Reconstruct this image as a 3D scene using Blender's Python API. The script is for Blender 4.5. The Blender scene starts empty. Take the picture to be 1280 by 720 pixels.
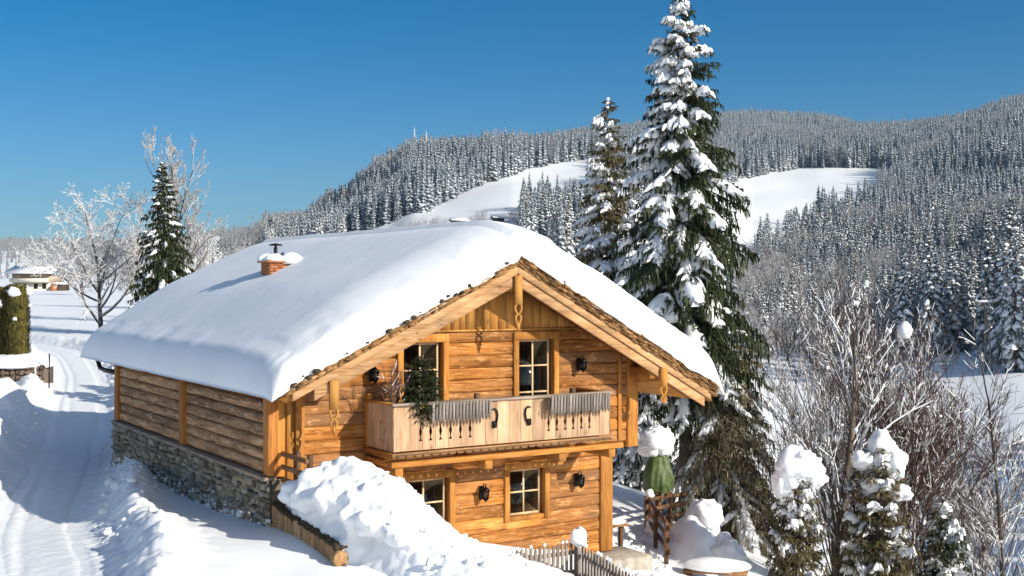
import bpy, math, random
import numpy as np
from mathutils import Vector, Matrix, noise as mnoise

S = bpy.context.scene
COL = S.collection
R = math.radians
CAMZ = 6.1                      # eye height above the yard
F = 1505.0                      # focal length in pixels of the 1280 wide photograph

# ------------------------------------------------------------------ camera, light, sky
cam_d = bpy.data.cameras.new('camera'); cam = bpy.data.objects.new('camera', cam_d); COL.objects.link(cam)
cam_d.sensor_width = 36; cam_d.lens = 36 * F / 1280; cam_d.clip_end = 30000; cam_d.clip_start = .1
cam.location = (0, 0, CAMZ); cam.rotation_euler = (R(90 - .228), 0, 0)
S.camera = cam
SUN = Vector((.751, -.502, .427)).normalized()
ELEV = math.asin(SUN.z)
sun_d = bpy.data.lights.new('sun', 'SUN'); sun = bpy.data.objects.new('sun', sun_d); COL.objects.link(sun)
sun_d.energy = 4.7; sun_d.angle = R(.5); sun_d.color = (1, .93, .80)
sun.rotation_euler = SUN.to_track_quat('Z', 'Y').to_euler(); sun.location = (30, -20, 40)
W = bpy.data.worlds.new('World'); S.world = W; W.use_nodes = True
wn = W.node_tree.nodes; wl = W.node_tree.links
bg = wn['Background']
sky = wn.new('ShaderNodeTexSky'); sky.sky_type = 'NISHITA'; sky.sun_disc = False
sky.sun_elevation = ELEV; sky.sun_rotation = math.atan2(SUN.x, SUN.y)
sky.altitude = 900; sky.air_density = 1.0; sky.dust_density = .35; sky.ozone_density = 2.4
# added sky tint: deep blue away from sun, sunward side brightened to lift shadows
def wmath(op, x, y=None, z=None):
    n = wn.new('ShaderNodeMath'); n.operation = op
    for k, v in enumerate((x, y, z)):
        if v is None: continue
        if isinstance(v, (int, float)): n.inputs[k].default_value = v
        else: wl.new(v, n.inputs[k])
    return n.outputs[0]
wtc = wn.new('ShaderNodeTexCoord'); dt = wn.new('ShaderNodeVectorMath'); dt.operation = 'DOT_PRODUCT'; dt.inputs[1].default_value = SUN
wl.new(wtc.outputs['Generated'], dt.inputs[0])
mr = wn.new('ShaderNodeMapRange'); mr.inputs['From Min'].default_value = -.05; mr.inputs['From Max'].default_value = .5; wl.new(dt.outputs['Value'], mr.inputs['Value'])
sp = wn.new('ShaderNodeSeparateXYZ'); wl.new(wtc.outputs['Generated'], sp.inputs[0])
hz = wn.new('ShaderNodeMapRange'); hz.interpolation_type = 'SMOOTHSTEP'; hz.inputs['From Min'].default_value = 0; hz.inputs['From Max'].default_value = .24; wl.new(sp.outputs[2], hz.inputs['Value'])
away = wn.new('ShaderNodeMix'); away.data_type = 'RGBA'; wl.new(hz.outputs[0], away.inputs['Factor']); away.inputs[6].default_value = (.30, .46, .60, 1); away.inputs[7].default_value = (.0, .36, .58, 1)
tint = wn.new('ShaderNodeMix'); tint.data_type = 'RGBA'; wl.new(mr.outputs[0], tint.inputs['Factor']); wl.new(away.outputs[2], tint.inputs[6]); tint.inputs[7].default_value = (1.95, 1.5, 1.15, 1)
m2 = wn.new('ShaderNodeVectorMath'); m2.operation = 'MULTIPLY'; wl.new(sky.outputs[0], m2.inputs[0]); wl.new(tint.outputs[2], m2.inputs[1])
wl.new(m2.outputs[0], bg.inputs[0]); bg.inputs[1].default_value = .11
S.view_settings.view_transform = 'Standard'; S.view_settings.look = 'None'
S.view_settings.exposure = .5; S.view_settings.gamma = 1
S.render.engine = 'CYCLES'
S.cycles.use_denoising = True
S.cycles.max_bounces = 6; S.cycles.diffuse_bounces = 3; S.cycles.glossy_bounces = 2; S.cycles.transparent_max_bounces = 12
S.cycles.caustics_reflective = False; S.cycles.caustics_refractive = False

# ------------------------------------------------------------------ noise
def _h(i, j, s):
    n = (i.astype(np.int64) * 374761393 + j.astype(np.int64) * 668265263 + s * 974634777) & 0xffffffff
    n = ((n ^ (n >> 13)) * 1274126177) & 0xffffffff
    n = (n ^ (n >> 16)) & 0xffff
    return n / 65535.0
def vnoise(x, y, s=0):
    x = np.asarray(x, float); y = np.asarray(y, float)
    i = np.floor(x); j = np.floor(y); u = x - i; v = y - j
    u = u * u * (3 - 2 * u); v = v * v * (3 - 2 * v)
    return ((_h(i, j, s) * (1 - u) + _h(i + 1, j, s) * u) * (1 - v) + (_h(i, j + 1, s) * (1 - u) + _h(i + 1, j + 1, s) * u) * v) * 2 - 1
def fbm(x, y, s=0, o=4):
    r = 0; a = 1.0; t = 0
    for k in range(o):
        r = r + a * vnoise(x * 2 ** k + 17.3 * k, y * 2 ** k - 9.1 * k, s + k); t += a; a *= .5
    return r / t
def sstep(a, b, x):
    t = np.clip((x - a) / (b - a), 0, 1); return t * t * (3 - 2 * t)

# ------------------------------------------------------------------ mesh builder
class MB:
    def __init__(s): s.v = []; s.f = []; s.m = []; s.t = []; s.mat = 0; s.tone = None
    def _t(s): return random.random() if s.tone is None else s.tone
    def add(s, vs, fs, m=None, t=None):
        o = len(s.v); s.v += [tuple(p) for p in vs]
        m = s.mat if m is None else m; t = s._t() if t is None else t
        for f in fs: s.f.append(tuple(i + o for i in f)); s.m.append(m); s.t.append(t)
    def hexa(s, p, m=None, t=None):
        s.add(p, [(0, 3, 2, 1), (4, 5, 6, 7), (0, 1, 5, 4), (1, 2, 6, 5), (2, 3, 7, 6), (3, 0, 4, 7)], m, t)
    def box(s, x0, x1, y0, y1, z0, z1, m=None, t=None):
        s.hexa([(x0, y0, z0), (x1, y0, z0), (x1, y1, z0), (x0, y1, z0), (x0, y0, z1), (x1, y0, z1), (x1, y1, z1), (x0, y1, z1)], m, t)
    def bar(s, a, b, w, h, up=(0, 0, 1), m=None, t=None):
        a = Vector(a); b = Vector(b); d = (b - a).normalized(); u = Vector(up); sd = d.cross(u)
        if sd.length < 1e-4: sd = d.cross(Vector((1, 0, 0)))
        sd.normalize(); u = sd.cross(d).normalized(); sd *= w / 2; u *= h / 2
        s.hexa([a - sd - u, a + sd - u, a + sd + u, a - sd + u, b - sd - u, b + sd - u, b + sd + u, b - sd + u], m, t)
    def tube(s, pts, rad, n=6, m=None, t=None, cap=True):
        pts = [Vector(p) for p in pts]; k = len(pts)
        if not hasattr(rad, '__len__'): rad = [rad] * k
        vs = []; fs = []
        ref = None
        for i, p in enumerate(pts):
            d = (pts[min(i + 1, k - 1)] - pts[max(i - 1, 0)]).normalized()
            if ref is None:
                ref = d.orthogonal().normalized()
            ref = (ref - d * ref.dot(d)).normalized(); b = d.cross(ref)
            for j in range(n):
                a = 2 * math.pi * j / n
                vs.append(p + (ref * math.cos(a) + b * math.sin(a)) * rad[i])
        for i in range(k - 1):
            for j in range(n):
                fs.append((i * n + j, i * n + (j + 1) % n, (i + 1) * n + (j + 1) % n, (i + 1) * n + j))
        if cap:
            fs.append(tuple(range(n - 1, -1, -1))); fs.append(tuple((k - 1) * n + j for j in range(n)))
        s.add(vs, fs, m, t)
    def lathe(s, c, prof, n=12, m=None, t=None):
        c = Vector(c); vs = []; fs = []
        for (r, z) in prof:
            for j in range(n):
                a = 2 * math.pi * j / n; vs.append(c + Vector((r * math.cos(a), r * math.sin(a), z)))
        for i in range(len(prof) - 1):
            for j in range(n):
                fs.append((i * n + j, i * n + (j + 1) % n, (i + 1) * n + (j + 1) % n, (i + 1) * n + j))
        fs.append(tuple(range(n - 1, -1, -1))); fs.append(tuple((len(prof) - 1) * n + j for j in range(n)))
        s.add(vs, fs, m, t)
    def prism(s, poly, f0, f1, m=None, t=None):      # poly of 2D points, f0 / f1 map a point to each end face
        n = len(poly); vs = [f0(*p) for p in poly] + [f1(*p) for p in poly]
        s.add(vs, [tuple(range(n - 1, -1, -1)), tuple(range(n, 2 * n))] + [(i, (i + 1) % n, n + (i + 1) % n, n + i) for i in range(n)], m, t)
    def blob(s, c, r, seed=0, nu=14, nv=9, amp=.18, fr=1.6, flat=None, m=None, t=None):
        c = Vector(c); vs = []; fs = []
        for i in range(nv + 1):
            th = math.pi * i / nv
            for j in range(nu):
                ph = 2 * math.pi * j / nu
                d = Vector((math.sin(th) * math.cos(ph), math.sin(th) * math.sin(ph), math.cos(th)))
                k = 1 + amp * mnoise.noise(d * fr + Vector((seed * 7.3, seed * 1.7, seed))) + amp * .4 * mnoise.noise(d * fr * 2.7 + Vector((seed, 3, seed * 2.2)))
                p = Vector((d.x * r[0] * k, d.y * r[1] * k, d.z * r[2] * k))
                if flat is not None and p.z < flat * r[2]: p.z = flat * r[2]
                vs.append(c + p)
        for i in range(nv):
            for j in range(nu):
                fs.append((i * nu + j, (i + 1) * nu + j, (i + 1) * nu + (j + 1) % nu, i * nu + (j + 1) % nu))
        s.add(vs, fs, m, t)
    def build(s, name, mats, parent=None, smooth=False, bevel=0, label=None, obj=True):
        me = bpy.data.meshes.new(name)
        nf = len(s.f)
        fl = np.fromiter((len(f) for f in s.f), np.int32, nf)
        flat = np.fromiter((i for f in s.f for i in f), np.int32, int(fl.sum()))
        me.vertices.add(len(s.v)); me.vertices.foreach_set('co', np.array(s.v, np.float32).ravel())
        me.loops.add(len(flat)); me.loops.foreach_set('vertex_index', flat)
        me.polygons.add(nf)
        st = np.zeros(nf, np.int32); st[1:] = np.cumsum(fl)[:-1]
        me.polygons.foreach_set('loop_start', st)
        if not isinstance(mats, (list, tuple)): mats = [mats]
        for m in mats: me.materials.append(m)
        me.polygons.foreach_set('material_index', np.array(s.m, np.int32))
        if smooth: me.polygons.foreach_set('use_smooth', np.ones(nf, bool))
        at = me.attributes.new('tone', 'FLOAT', 'FACE'); at.data.foreach_set('value', np.array(s.t, np.float32))
        me.update(calc_edges=True); me.validate()
        if not obj: return me
        o = bpy.data.objects.new(name, me); COL.objects.link(o)
        if parent is not None: o.parent = parent
        if bevel:
            b = o.modifiers.new('bevel', 'BEVEL'); b.width = bevel; b.segments = 1; b.limit_method = 'ANGLE'
        if label: o['label'] = label
        return o

def tag(o, label, cat, group=None, kind=None):
    o['label'] = label; o['category'] = cat
    if group: o['group'] = group
    if kind: o['kind'] = kind
    return o
def empty(name, loc, rz=0, label=None, cat=None, group=None):
    o = bpy.data.objects.new(name, None); COL.objects.link(o)
    o.location = loc; o.rotation_euler = (0, 0, rz); o.empty_display_size = .3
    if label: tag(o, label, cat, group)
    return o
def grid_mesh(name, X, Y, Z, mat, parent=None, closed=False):
    n, m = X.shape
    co = np.stack([X, Y, Z], -1).reshape(-1, 3).astype(np.float32)
    i = np.arange(n * m).reshape(n, m)
    a = i[:-1, :-1]; b = i[1:, :-1]; c = i[1:, 1:]; d = i[:-1, 1:]
    if closed:
        j = np.concatenate([i, i[:, :1]], 1); a = j[:-1, :-1]; b = j[1:, :-1]; c = j[1:, 1:]; d = j[:-1, 1:]
    q = np.stack([a, d, c, b], -1).reshape(-1, 4).astype(np.int32)
    me = bpy.data.meshes.new(name)
    me.vertices.add(len(co)); me.vertices.foreach_set('co', co.ravel())
    me.loops.add(q.size); me.loops.foreach_set('vertex_index', q.ravel())
    me.polygons.add(len(q)); me.polygons.foreach_set('loop_start', np.arange(0, q.size, 4, dtype=np.int32))
    me.polygons.foreach_set('use_smooth', np.ones(len(q), bool))
    me.materials.append(mat); me.update(calc_edges=True)
    o = bpy.data.objects.new(name, me); COL.objects.link(o)
    if parent: o.parent = parent
    return o

# ------------------------------------------------------------------ materials
def newmat(name):
    m = bpy.data.materials.new(name); m.use_nodes = True
    nt = m.node_tree; b = nt.nodes['Principled BSDF']
    return m, nt.nodes, nt.links, b
def ramp(N, stops):
    r = N.new('ShaderNodeValToRGB'); e = r.color_ramp.elements
    while len(e) < len(stops): e.new(.5)
    for k, (p, c) in enumerate(stops):
        e[k].position = p; e[k].color = (*c, 1)
    return r
def plain(name, c, rough=.6, metal=0, spec=.4, var=.25, scale=6):
    m, N, L, b = newmat(name)
    tc = N.new('ShaderNodeTexCoord'); n = N.new('ShaderNodeTexNoise'); n.inputs['Scale'].default_value = scale; n.inputs['Detail'].default_value = 5
    L.new(tc.outputs['Object'], n.inputs['Vector'])
    r = ramp(N, [(.3, [x * (1 - var) for x in c]), (.7, [min(1, x * (1 + var)) for x in c])])
    L.new(n.outputs['Fac'], r.inputs[0]); L.new(r.outputs[0], b.inputs['Base Color'])
    b.inputs['Roughness'].default_value = rough; b.inputs['Metallic'].default_value = metal; b.inputs['Specular IOR Level'].default_value = spec
    return m
def wood(name, axis, cols, sc=1.0, bump=.35, crack=.5, knots=.5, rough=.75, var=.35, plank=0, hewn=0, weather=0):
    """timber with grain along the given axis of the object; each board shifts the pattern by its own tone"""
    m, N, L, b = newmat(name)
    tc = N.new('ShaderNodeTexCoord'); at = N.new('ShaderNodeAttribute'); at.attribute_name = 'tone'
    tone = at.outputs['Fac']
    if plank:                                    # boards told apart along x inside one panel
        px_ = N.new('ShaderNodeSeparateXYZ'); L.new(tc.outputs['Object'], px_.inputs[0]); pm = N.new('ShaderNodeMath'); pm.operation = 'MULTIPLY'; pm.inputs[1].default_value = 1 / plank; L.new(px_.outputs[0], pm.inputs[0])
        pf = N.new('ShaderNodeMath'); pf.operation = 'FLOOR'; L.new(pm.outputs[0], pf.inputs[0]); pw_ = N.new('ShaderNodeTexWhiteNoise'); pw_.noise_dimensions = '1D'; L.new(pf.outputs[0], pw_.inputs['W']); tone = pw_.outputs['Value']
    mu = N.new('ShaderNodeMath'); mu.operation = 'MULTIPLY'; mu.inputs[1].default_value = 53.0; L.new(tone, mu.inputs[0])
    cb = N.new('ShaderNodeCombineXYZ'); [L.new(mu.outputs[0], cb.inputs[k]) for k in range(3)]
    ad = N.new('ShaderNodeVectorMath'); ad.operation = 'ADD'; L.new(tc.outputs['Object'], ad.inputs[0]); L.new(cb.outputs[0], ad.inputs[1])
    def stretched(k, along, across):
        mp = N.new('ShaderNodeMapping'); v = [across * k] * 3; v['xyz'.index(axis)] = along * k
        mp.inputs['Scale'].default_value = v; L.new(ad.outputs[0], mp.inputs['Vector']); return mp
    g = N.new('ShaderNodeTexNoise'); g.inputs['Scale'].default_value = 1; g.inputs['Detail'].default_value = 7; g.inputs['Roughness'].default_value = .62; g.inputs['Distortion'].default_value = .9
    L.new(stretched(sc, .9, 9).outputs[0], g.inputs['Vector'])
    f = N.new('ShaderNodeTexNoise'); f.inputs['Scale'].default_value = 1; f.inputs['Detail'].default_value = 4
    L.new(stretched(sc, 2.2, 55).outputs[0], f.inputs['Vector'])
    big = N.new('ShaderNodeTexNoise'); big.inputs['Scale'].default_value = 1; big.inputs['Detail'].default_value = 3
    L.new(stretched(sc, .8, 2.2).outputs[0], big.inputs['Vector'])
    r = ramp(N, [(.28, cols[0]), (.5, cols[1]), (.72, cols[2])]); L.new(g.outputs['Fac'], r.inputs[0])
    # board-to-board brightness
    mr = N.new('ShaderNodeMapRange'); mr.inputs['To Min'].default_value = 1 - var; mr.inputs['To Max'].default_value = 1 + var; L.new(tone, mr.inputs['Value'])
    mr2 = N.new('ShaderNodeMapRange'); mr2.inputs['From Min'].default_value = .3; mr2.inputs['From Max'].default_value = .7; mr2.inputs['To Min'].default_value = .72; mr2.inputs['To Max'].default_value = 1.2; L.new(big.outputs['Fac'], mr2.inputs['Value'])
    mm = N.new('ShaderNodeMath'); mm.operation = 'MULTIPLY'; L.new(mr.outputs[0], mm.inputs[0]); L.new(mr2.outputs[0], mm.inputs[1])
    fr = N.new('ShaderNodeMapRange'); fr.inputs['From Min'].default_value = .3; fr.inputs['From Max'].default_value = .48; fr.inputs['To Min'].default_value = 1 - crack; fr.inputs['To Max'].default_value = 1; L.new(f.outputs['Fac'], fr.inputs['Value'])
    m3 = N.new('ShaderNodeMath'); m3.operation = 'MULTIPLY'; L.new(mm.outputs[0], m3.inputs[0]); L.new(fr.outputs[0], m3.inputs[1])
    vk = N.new('ShaderNodeTexVoronoi'); vk.inputs['Scale'].default_value = 1; L.new(stretched(sc, 1.7, 4.2).outputs[0], vk.inputs['Vector'])
    kr = N.new('ShaderNodeMapRange'); kr.inputs['From Min'].default_value = .06; kr.inputs['From Max'].default_value = .13; kr.inputs['To Min'].default_value = 1 - knots; kr.inputs['To Max'].default_value = 1; L.new(vk.outputs['Distance'], kr.inputs['Value'])
    m4 = N.new('ShaderNodeMath'); m4.operation = 'MULTIPLY'; L.new(m3.outputs[0], m4.inputs[0]); L.new(kr.outputs[0], m4.inputs[1])
    vm = N.new('ShaderNodeVectorMath'); vm.operation = 'SCALE'; L.new(r.outputs[0], vm.inputs[0]); L.new(m4.outputs[0], vm.inputs['Scale'])
    col = vm.outputs[0]
    if weather:                                  # some logs greyed and water-stained more than others
        wn_ = N.new('ShaderNodeTexWhiteNoise'); wn_.noise_dimensions = '1D'; L.new(mu.outputs[0], wn_.inputs['W'])
        wb = N.new('ShaderNodeTexNoise'); wb.inputs['Scale'].default_value = 1; wb.inputs['Detail'].default_value = 4; L.new(stretched(sc, .55, 1.6).outputs[0], wb.inputs['Vector'])
        wa = N.new('ShaderNodeMath'); wa.operation = 'MULTIPLY_ADD'; wa.inputs[1].default_value = .5; L.new(wn_.outputs['Value'], wa.inputs[0]); L.new(wb.outputs['Fac'], wa.inputs[2])
        wr = N.new('ShaderNodeMapRange'); wr.inputs['From Min'].default_value = .66; wr.inputs['From Max'].default_value = 1.02; wr.inputs['To Max'].default_value = weather; L.new(wa.outputs[0], wr.inputs['Value'])
        wm_ = N.new('ShaderNodeMix'); wm_.data_type = 'RGBA'; L.new(wr.outputs[0], wm_.inputs['Factor']); L.new(col, wm_.inputs[6]); wm_.inputs[7].default_value = (.235, .115, .05, 1); col = wm_.outputs[2]
    if hewn:                                     # paler chips left by the axe
        hn = N.new('ShaderNodeTexNoise'); hn.inputs['Scale'].default_value = 1; hn.inputs['Detail'].default_value = 5; hn.inputs['Roughness'].default_value = .7; L.new(stretched(sc, 3.2, 11).outputs[0], hn.inputs['Vector'])
        hr = N.new('ShaderNodeMapRange'); hr.inputs['From Min'].default_value = .54; hr.inputs['From Max'].default_value = .66; hr.inputs['To Max'].default_value = hewn; L.new(hn.outputs['Fac'], hr.inputs['Value'])
        hm_ = N.new('ShaderNodeMix'); hm_.data_type = 'RGBA'; L.new(hr.outputs[0], hm_.inputs['Factor']); L.new(col, hm_.inputs[6]); hm_.inputs[7].default_value = (*[min(1, c * 1.25 + .05) for c in cols[2]], 1); col = hm_.outputs[2]
    L.new(col, b.inputs['Base Color'])
    bp = N.new('ShaderNodeBump'); bp.inputs['Strength'].default_value = bump; bp.inputs['Distance'].default_value = .02
    ba = N.new('ShaderNodeMath'); ba.operation = 'ADD'; L.new(g.outputs['Fac'], ba.inputs[0]); L.new(fr.outputs[0], ba.inputs[1])
    L.new(ba.outputs[0], bp.inputs['Height']); L.new(bp.outputs[0], b.inputs['Normal'])
    b.inputs['Roughness'].default_value = rough; b.inputs['Specular IOR Level'].default_value = .25
    return m
def snowmat(name, c=(.86, .875, .90), bump=.25, scale=9, lump=1.5):
    m, N, L, b = newmat(name)
    tc = N.new('ShaderNodeTexCoord')
    n = N.new('ShaderNodeTexNoise'); n.inputs['Scale'].default_value = scale; n.inputs['Detail'].default_value = 8; n.inputs['Roughness'].default_value = .6
    n2 = N.new('ShaderNodeTexNoise'); n2.inputs['Scale'].default_value = lump; n2.inputs['Detail'].default_value = 3
    L.new(tc.outputs['Object'], n.inputs['Vector']); L.new(tc.outputs['Object'], n2.inputs['Vector'])
    ad = N.new('ShaderNodeMath'); ad.operation = 'MULTIPLY_ADD'; ad.inputs[1].default_value = .35
    L.new(n.outputs['Fac'], ad.inputs[0]); L.new(n2.outputs['Fac'], ad.inputs[2])
    bp = N.new('ShaderNodeBump'); bp.inputs['Strength'].default_value = bump; bp.inputs['Distance'].default_value = .06
    L.new(ad.outputs[0], bp.inputs['Height']); L.new(bp.outputs[0], b.inputs['Normal'])
    r = ramp(N, [(.3, [x * .95 for x in c]), (.7, c)]); L.new(n2.outputs['Fac'], r.inputs[0]); L.new(r.outputs[0], b.inputs['Base Color'])
    b.inputs['Roughness'].default_value = .55; b.inputs['Specular IOR Level'].default_value = .25
    return m
def foliage(name, c0, c1, scale=2.5, rough=.7):
    m, N, L, b = newmat(name)
    at = N.new('ShaderNodeAttribute'); at.attribute_name = 'tone'
    r = ramp(N, [(.1, c0), (.95, c1)]); L.new(at.outputs['Fac'], r.inputs[0]); L.new(r.outputs[0], b.inputs['Base Color'])
    b.inputs['Roughness'].default_value = rough; b.inputs['Specular IOR Level'].default_value = .2
    return m

M = {}
M['snow'] = snowmat('snow'); M['snow_soft'] = snowmat('smooth snow', bump=.10, scale=5, lump=.8)
M['snow_tree'] = snowmat('snow on branches', c=(.86, .87, .89), bump=.3, scale=14)
M['snow_heap'] = snowmat('piled snow', bump=.45, scale=11, lump=2.5)
M['ground'] = snowmat('field snow', c=(.86, .875, .90), bump=.32, scale=7, lump=.6)
M['road'] = snowmat('packed snow', c=(.80, .815, .84), bump=.25, scale=16, lump=3)
orange = [(0.258, 0.08, 0.011), (0.426, 0.163, 0.032), (0.532, 0.262, 0.084)]
M['log'] = wood('hewn larch logs', 'x', orange, bump=.8, crack=.55, knots=.55, var=.36, hewn=.6, weather=.9)
M['log_y'] = wood('hewn larch logs lengthwise', 'y', orange, bump=.6, crack=.55, knots=.5)
M['board_z'] = wood('larch boards upright', 'z', [(0.319, 0.125, 0.019), (0.456, 0.213, 0.049), (0.517, 0.274, 0.084)], bump=.2, crack=.3, knots=.45, var=.15)
M['post_z'] = wood('larch posts', 'z', [(0.304, 0.106, 0.014), (0.441, 0.186, 0.038), (0.502, 0.243, 0.065)], bump=.3, crack=.4, knots=.4, var=.2)
M['beam_x'] = wood('larch beams', 'x', [(0.304, 0.106, 0.014), (0.441, 0.186, 0.038), (0.502, 0.243, 0.065)], bump=.3, crack=.4, knots=.4, var=.2)
M['beam_y'] = wood('larch beams lengthwise', 'y', [(0.274, 0.095, 0.014), (0.403, 0.167, 0.034), (0.471, 0.228, 0.065)], bump=.3, crack=.4, knots=.4, var=.2)
M['pale_x'] = wood('pale larch', 'x', [(.30, .145, .055), (.46, .26, .12), (.54, .33, .175)], bump=.25, crack=.4, knots=.5, var=.18, hewn=.3)
M['pale_z'] = wood('pale larch boards upright', 'z', [(.33, .19, .105), (.47, .295, .175), (.53, .37, .25)], bump=.25, crack=.35, knots=.45, var=.20, plank=.283)
M['cream'] = wood('window timber', 'z', [(.55, .36, .18), (.68, .48, .28), (.72, .55, .36)], bump=.08, crack=.1, knots=.1, var=.08)
M['side'] = wood('weathered side timber', 'y', [(.17, .085, .036), (.40, .215, .10), (.60, .41, .25)], bump=1, crack=.65, knots=.5, var=.38, hewn=.55)
M['side_post'] = wood('brown side posts', 'z', [(.27, .09, .018), (.45, .175, .04), (.54, .24, .065)], bump=.3, crack=.5, knots=.4, var=.15)
M['grey_z'] = wood('grey weathered slats', 'z', [(.13, .105, .09), (.24, .205, .18), (.34, .30, .27)], bump=.3, crack=.5, knots=.2, var=.25)
M['grey_x'] = wood('grey weathered rail', 'x', [(.16, .12, .09), (.28, .22, .17), (.38, .31, .25)], bump=.3, crack=.5, knots=.2, var=.25)
M['shingle'] = wood('brown split shingles', 'y', [(.13, .06, .022), (.31, .165, .065), (.46, .29, .14)], bump=.8, crack=.6, knots=.1, var=.4)
M['fence'] = wood('dark brown fence timber', 'z', [(.06, .03, .015), (.13, .065, .032), (.20, .11, .06)], bump=.4, crack=.5, knots=.2, var=.25)
M['fence_x'] = wood('brown rail timber', 'y', [(.13, .06, .025), (.24, .12, .05), (.33, .18, .08)], bump=.4, crack=.5, knots=.2, var=.25)
M['plankwall'] = wood('retaining planks', 'z', [(.30, .155, .06), (.45, .26, .12), (.55, .36, .2)], bump=.3, crack=.5, knots=.3, var=.2)
M['iron'] = plain('black iron', (.012, .011, .011), .45, .6)
M['gutter'] = plain('dark gutter metal', (.03, .024, .02), .4, .5)
M['brick'] = plain('chimney brick', (.36, .14, .06), .8, scale=14)
M['soil'] = plain('dark soil and dry grass', (.05, .038, .022), .95, var=.6, scale=18)
M['concrete'] = plain('concrete', (.35, .31, .26), .9)
M['curtain'] = plain('curtain', (.30, .30, .28), .9, var=.1)
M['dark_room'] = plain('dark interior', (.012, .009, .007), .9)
M['bark'] = wood('bark', 'z', [(.05, .038, .03), (.11, .085, .068), (.20, .165, .14)], sc=1.0, bump=1, crack=.6, knots=.3)
M['twig'] = foliage('twigs', (.035, .024, .021), (.125, .09, .078))
M['twig_red'] = foliage('reddish twigs', (.05, .025, .021), (.15, .085, .07))
M['frost'] = foliage('frosted twigs', (.15, .135, .13), (.60, .60, .62))
M['needle'] = foliage('spruce needles', (.010, .018, .007), (.050, .060, .020))
M['needle_brown'] = foliage('olive spruce needles', (.032, .032, .012), (.17, .135, .062))
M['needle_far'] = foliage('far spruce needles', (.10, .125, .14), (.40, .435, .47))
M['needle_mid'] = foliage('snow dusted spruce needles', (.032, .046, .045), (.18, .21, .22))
M['frost_near'] = foliage('hoar frosted twigs', (.16, .135, .12), (.66, .64, .63))
M['needle_frost'] = foliage('frost dusted olive needles', (.05, .044, .022), (.30, .25, .15))
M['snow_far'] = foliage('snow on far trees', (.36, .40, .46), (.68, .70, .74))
M['rock'] = plain('brown field rock', (.13, .095, .07), .9, var=.5, scale=9)
M['thuja'] = foliage('thuja foliage', (.035, .035, .008), (.13, .105, .022))
M['tarp'] = plain('green tarpaulin', (.06, .088, .022), .55, var=.45, scale=9)
M['plaster'] = plain('pale plaster', (.62, .58, .50), .9, var=.06)
M['pale_plaster'] = plain('pale boarded wall', (.42, .34, .25), .9, var=.15)
M['darkwood'] = plain('dark stained wood', (.05, .032, .02), .8)
M['white_metal'] = plain('painted metal', (.6, .6, .6), .5)

def glassmat():
    m, N, L, b = newmat('window glass'); out = N['Material Output']
    tr = N.new('ShaderNodeBsdfTransparent'); tr.inputs[0].default_value = (.36, .39, .42, 1)
    gl = N.new('ShaderNodeBsdfGlossy'); gl.inputs['Roughness'].default_value = .03
    fr = N.new('ShaderNodeFresnel'); fr.inputs[0].default_value = 1.5
    mx = N.new('ShaderNodeMixShader'); L.new(fr.outputs[0], mx.inputs[0]); L.new(tr.outputs[0], mx.inputs[1]); L.new(gl.outputs[0], mx.inputs[2])
    L.new(mx.outputs[0], out.inputs[0]); N.remove(b); return m
M['glass'] = glassmat()
def stonemat():
    m, N, L, b = newmat('rubble stone')
    tc = N.new('ShaderNodeTexCoord'); at = N.new('ShaderNodeAttribute'); at.attribute_name = 'tone'
    n = N.new('ShaderNodeTexNoise'); n.inputs['Scale'].default_value = 9; n.inputs['Detail'].default_value = 8; n.inputs['Roughness'].default_value = .65
    L.new(tc.outputs['Object'], n.inputs['Vector'])
    r = ramp(N, [(0, (.11, .095, .072)), (.25, (.25, .20, .135)), (.5, (.33, .29, .225)), (.75, (.17, .155, .13)), (1, (.44, .38, .28))]); L.new(at.outputs['Fac'], r.inputs[0])
    mr = N.new('ShaderNodeMapRange'); mr.inputs['From Min'].default_value = .3; mr.inputs['From Max'].default_value = .7; mr.inputs['To Min'].default_value = .5; mr.inputs['To Max'].default_value = 1.35; L.new(n.outputs['Fac'], mr.inputs['Value'])
    vm = N.new('ShaderNodeVectorMath'); vm.operation = 'SCALE'; L.new(r.outputs[0], vm.inputs[0]); L.new(mr.outputs[0], vm.inputs['Scale'])
    # wind-blown snow stuck in the joints, thicker low down
    n2 = N.new('ShaderNodeTexNoise'); n2.inputs['Scale'].default_value = 5; n2.inputs['Detail'].default_value = 6; n2.inputs['Roughness'].default_value = .7; L.new(tc.outputs['Object'], n2.inputs['Vector'])
    sx = N.new('ShaderNodeSeparateXYZ'); L.new(tc.outputs['Object'], sx.inputs[0])
    mz = N.new('ShaderNodeMapRange'); mz.inputs['From Min'].default_value = 2.1; mz.inputs['From Max'].default_value = 1.1; mz.inputs['To Min'].default_value = -.15; mz.inputs['To Max'].default_value = .12; L.new(sx.outputs[2], mz.inputs['Value'])
    ad = N.new('ShaderNodeMath'); ad.operation = 'ADD'; L.new(n2.outputs['Fac'], ad.inputs[0]); L.new(mz.outputs[0], ad.inputs[1])
    ms = N.new('ShaderNodeMapRange'); ms.inputs['From Min'].default_value = .56; ms.inputs['From Max'].default_value = .6; L.new(ad.outputs[0], ms.inputs['Value'])
    mx = N.new('ShaderNodeMix'); mx.data_type = 'RGBA'; L.new(ms.outputs[0], mx.inputs['Factor']); L.new(vm.outputs[0], mx.inputs[6]); mx.inputs[7].default_value = (.84, .86, .88, 1)
    L.new(mx.outputs[2], b.inputs['Base Color'])
    bp = N.new('ShaderNodeBump'); bp.inputs['Strength'].default_value = .7; bp.inputs['Distance'].default_value = .02; L.new(n.outputs['Fac'], bp.inputs['Height']); L.new(bp.outputs[0], b.inputs['Normal'])
    b.inputs['Roughness'].default_value = .9
    return m
M['stone'] = stonemat()
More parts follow.
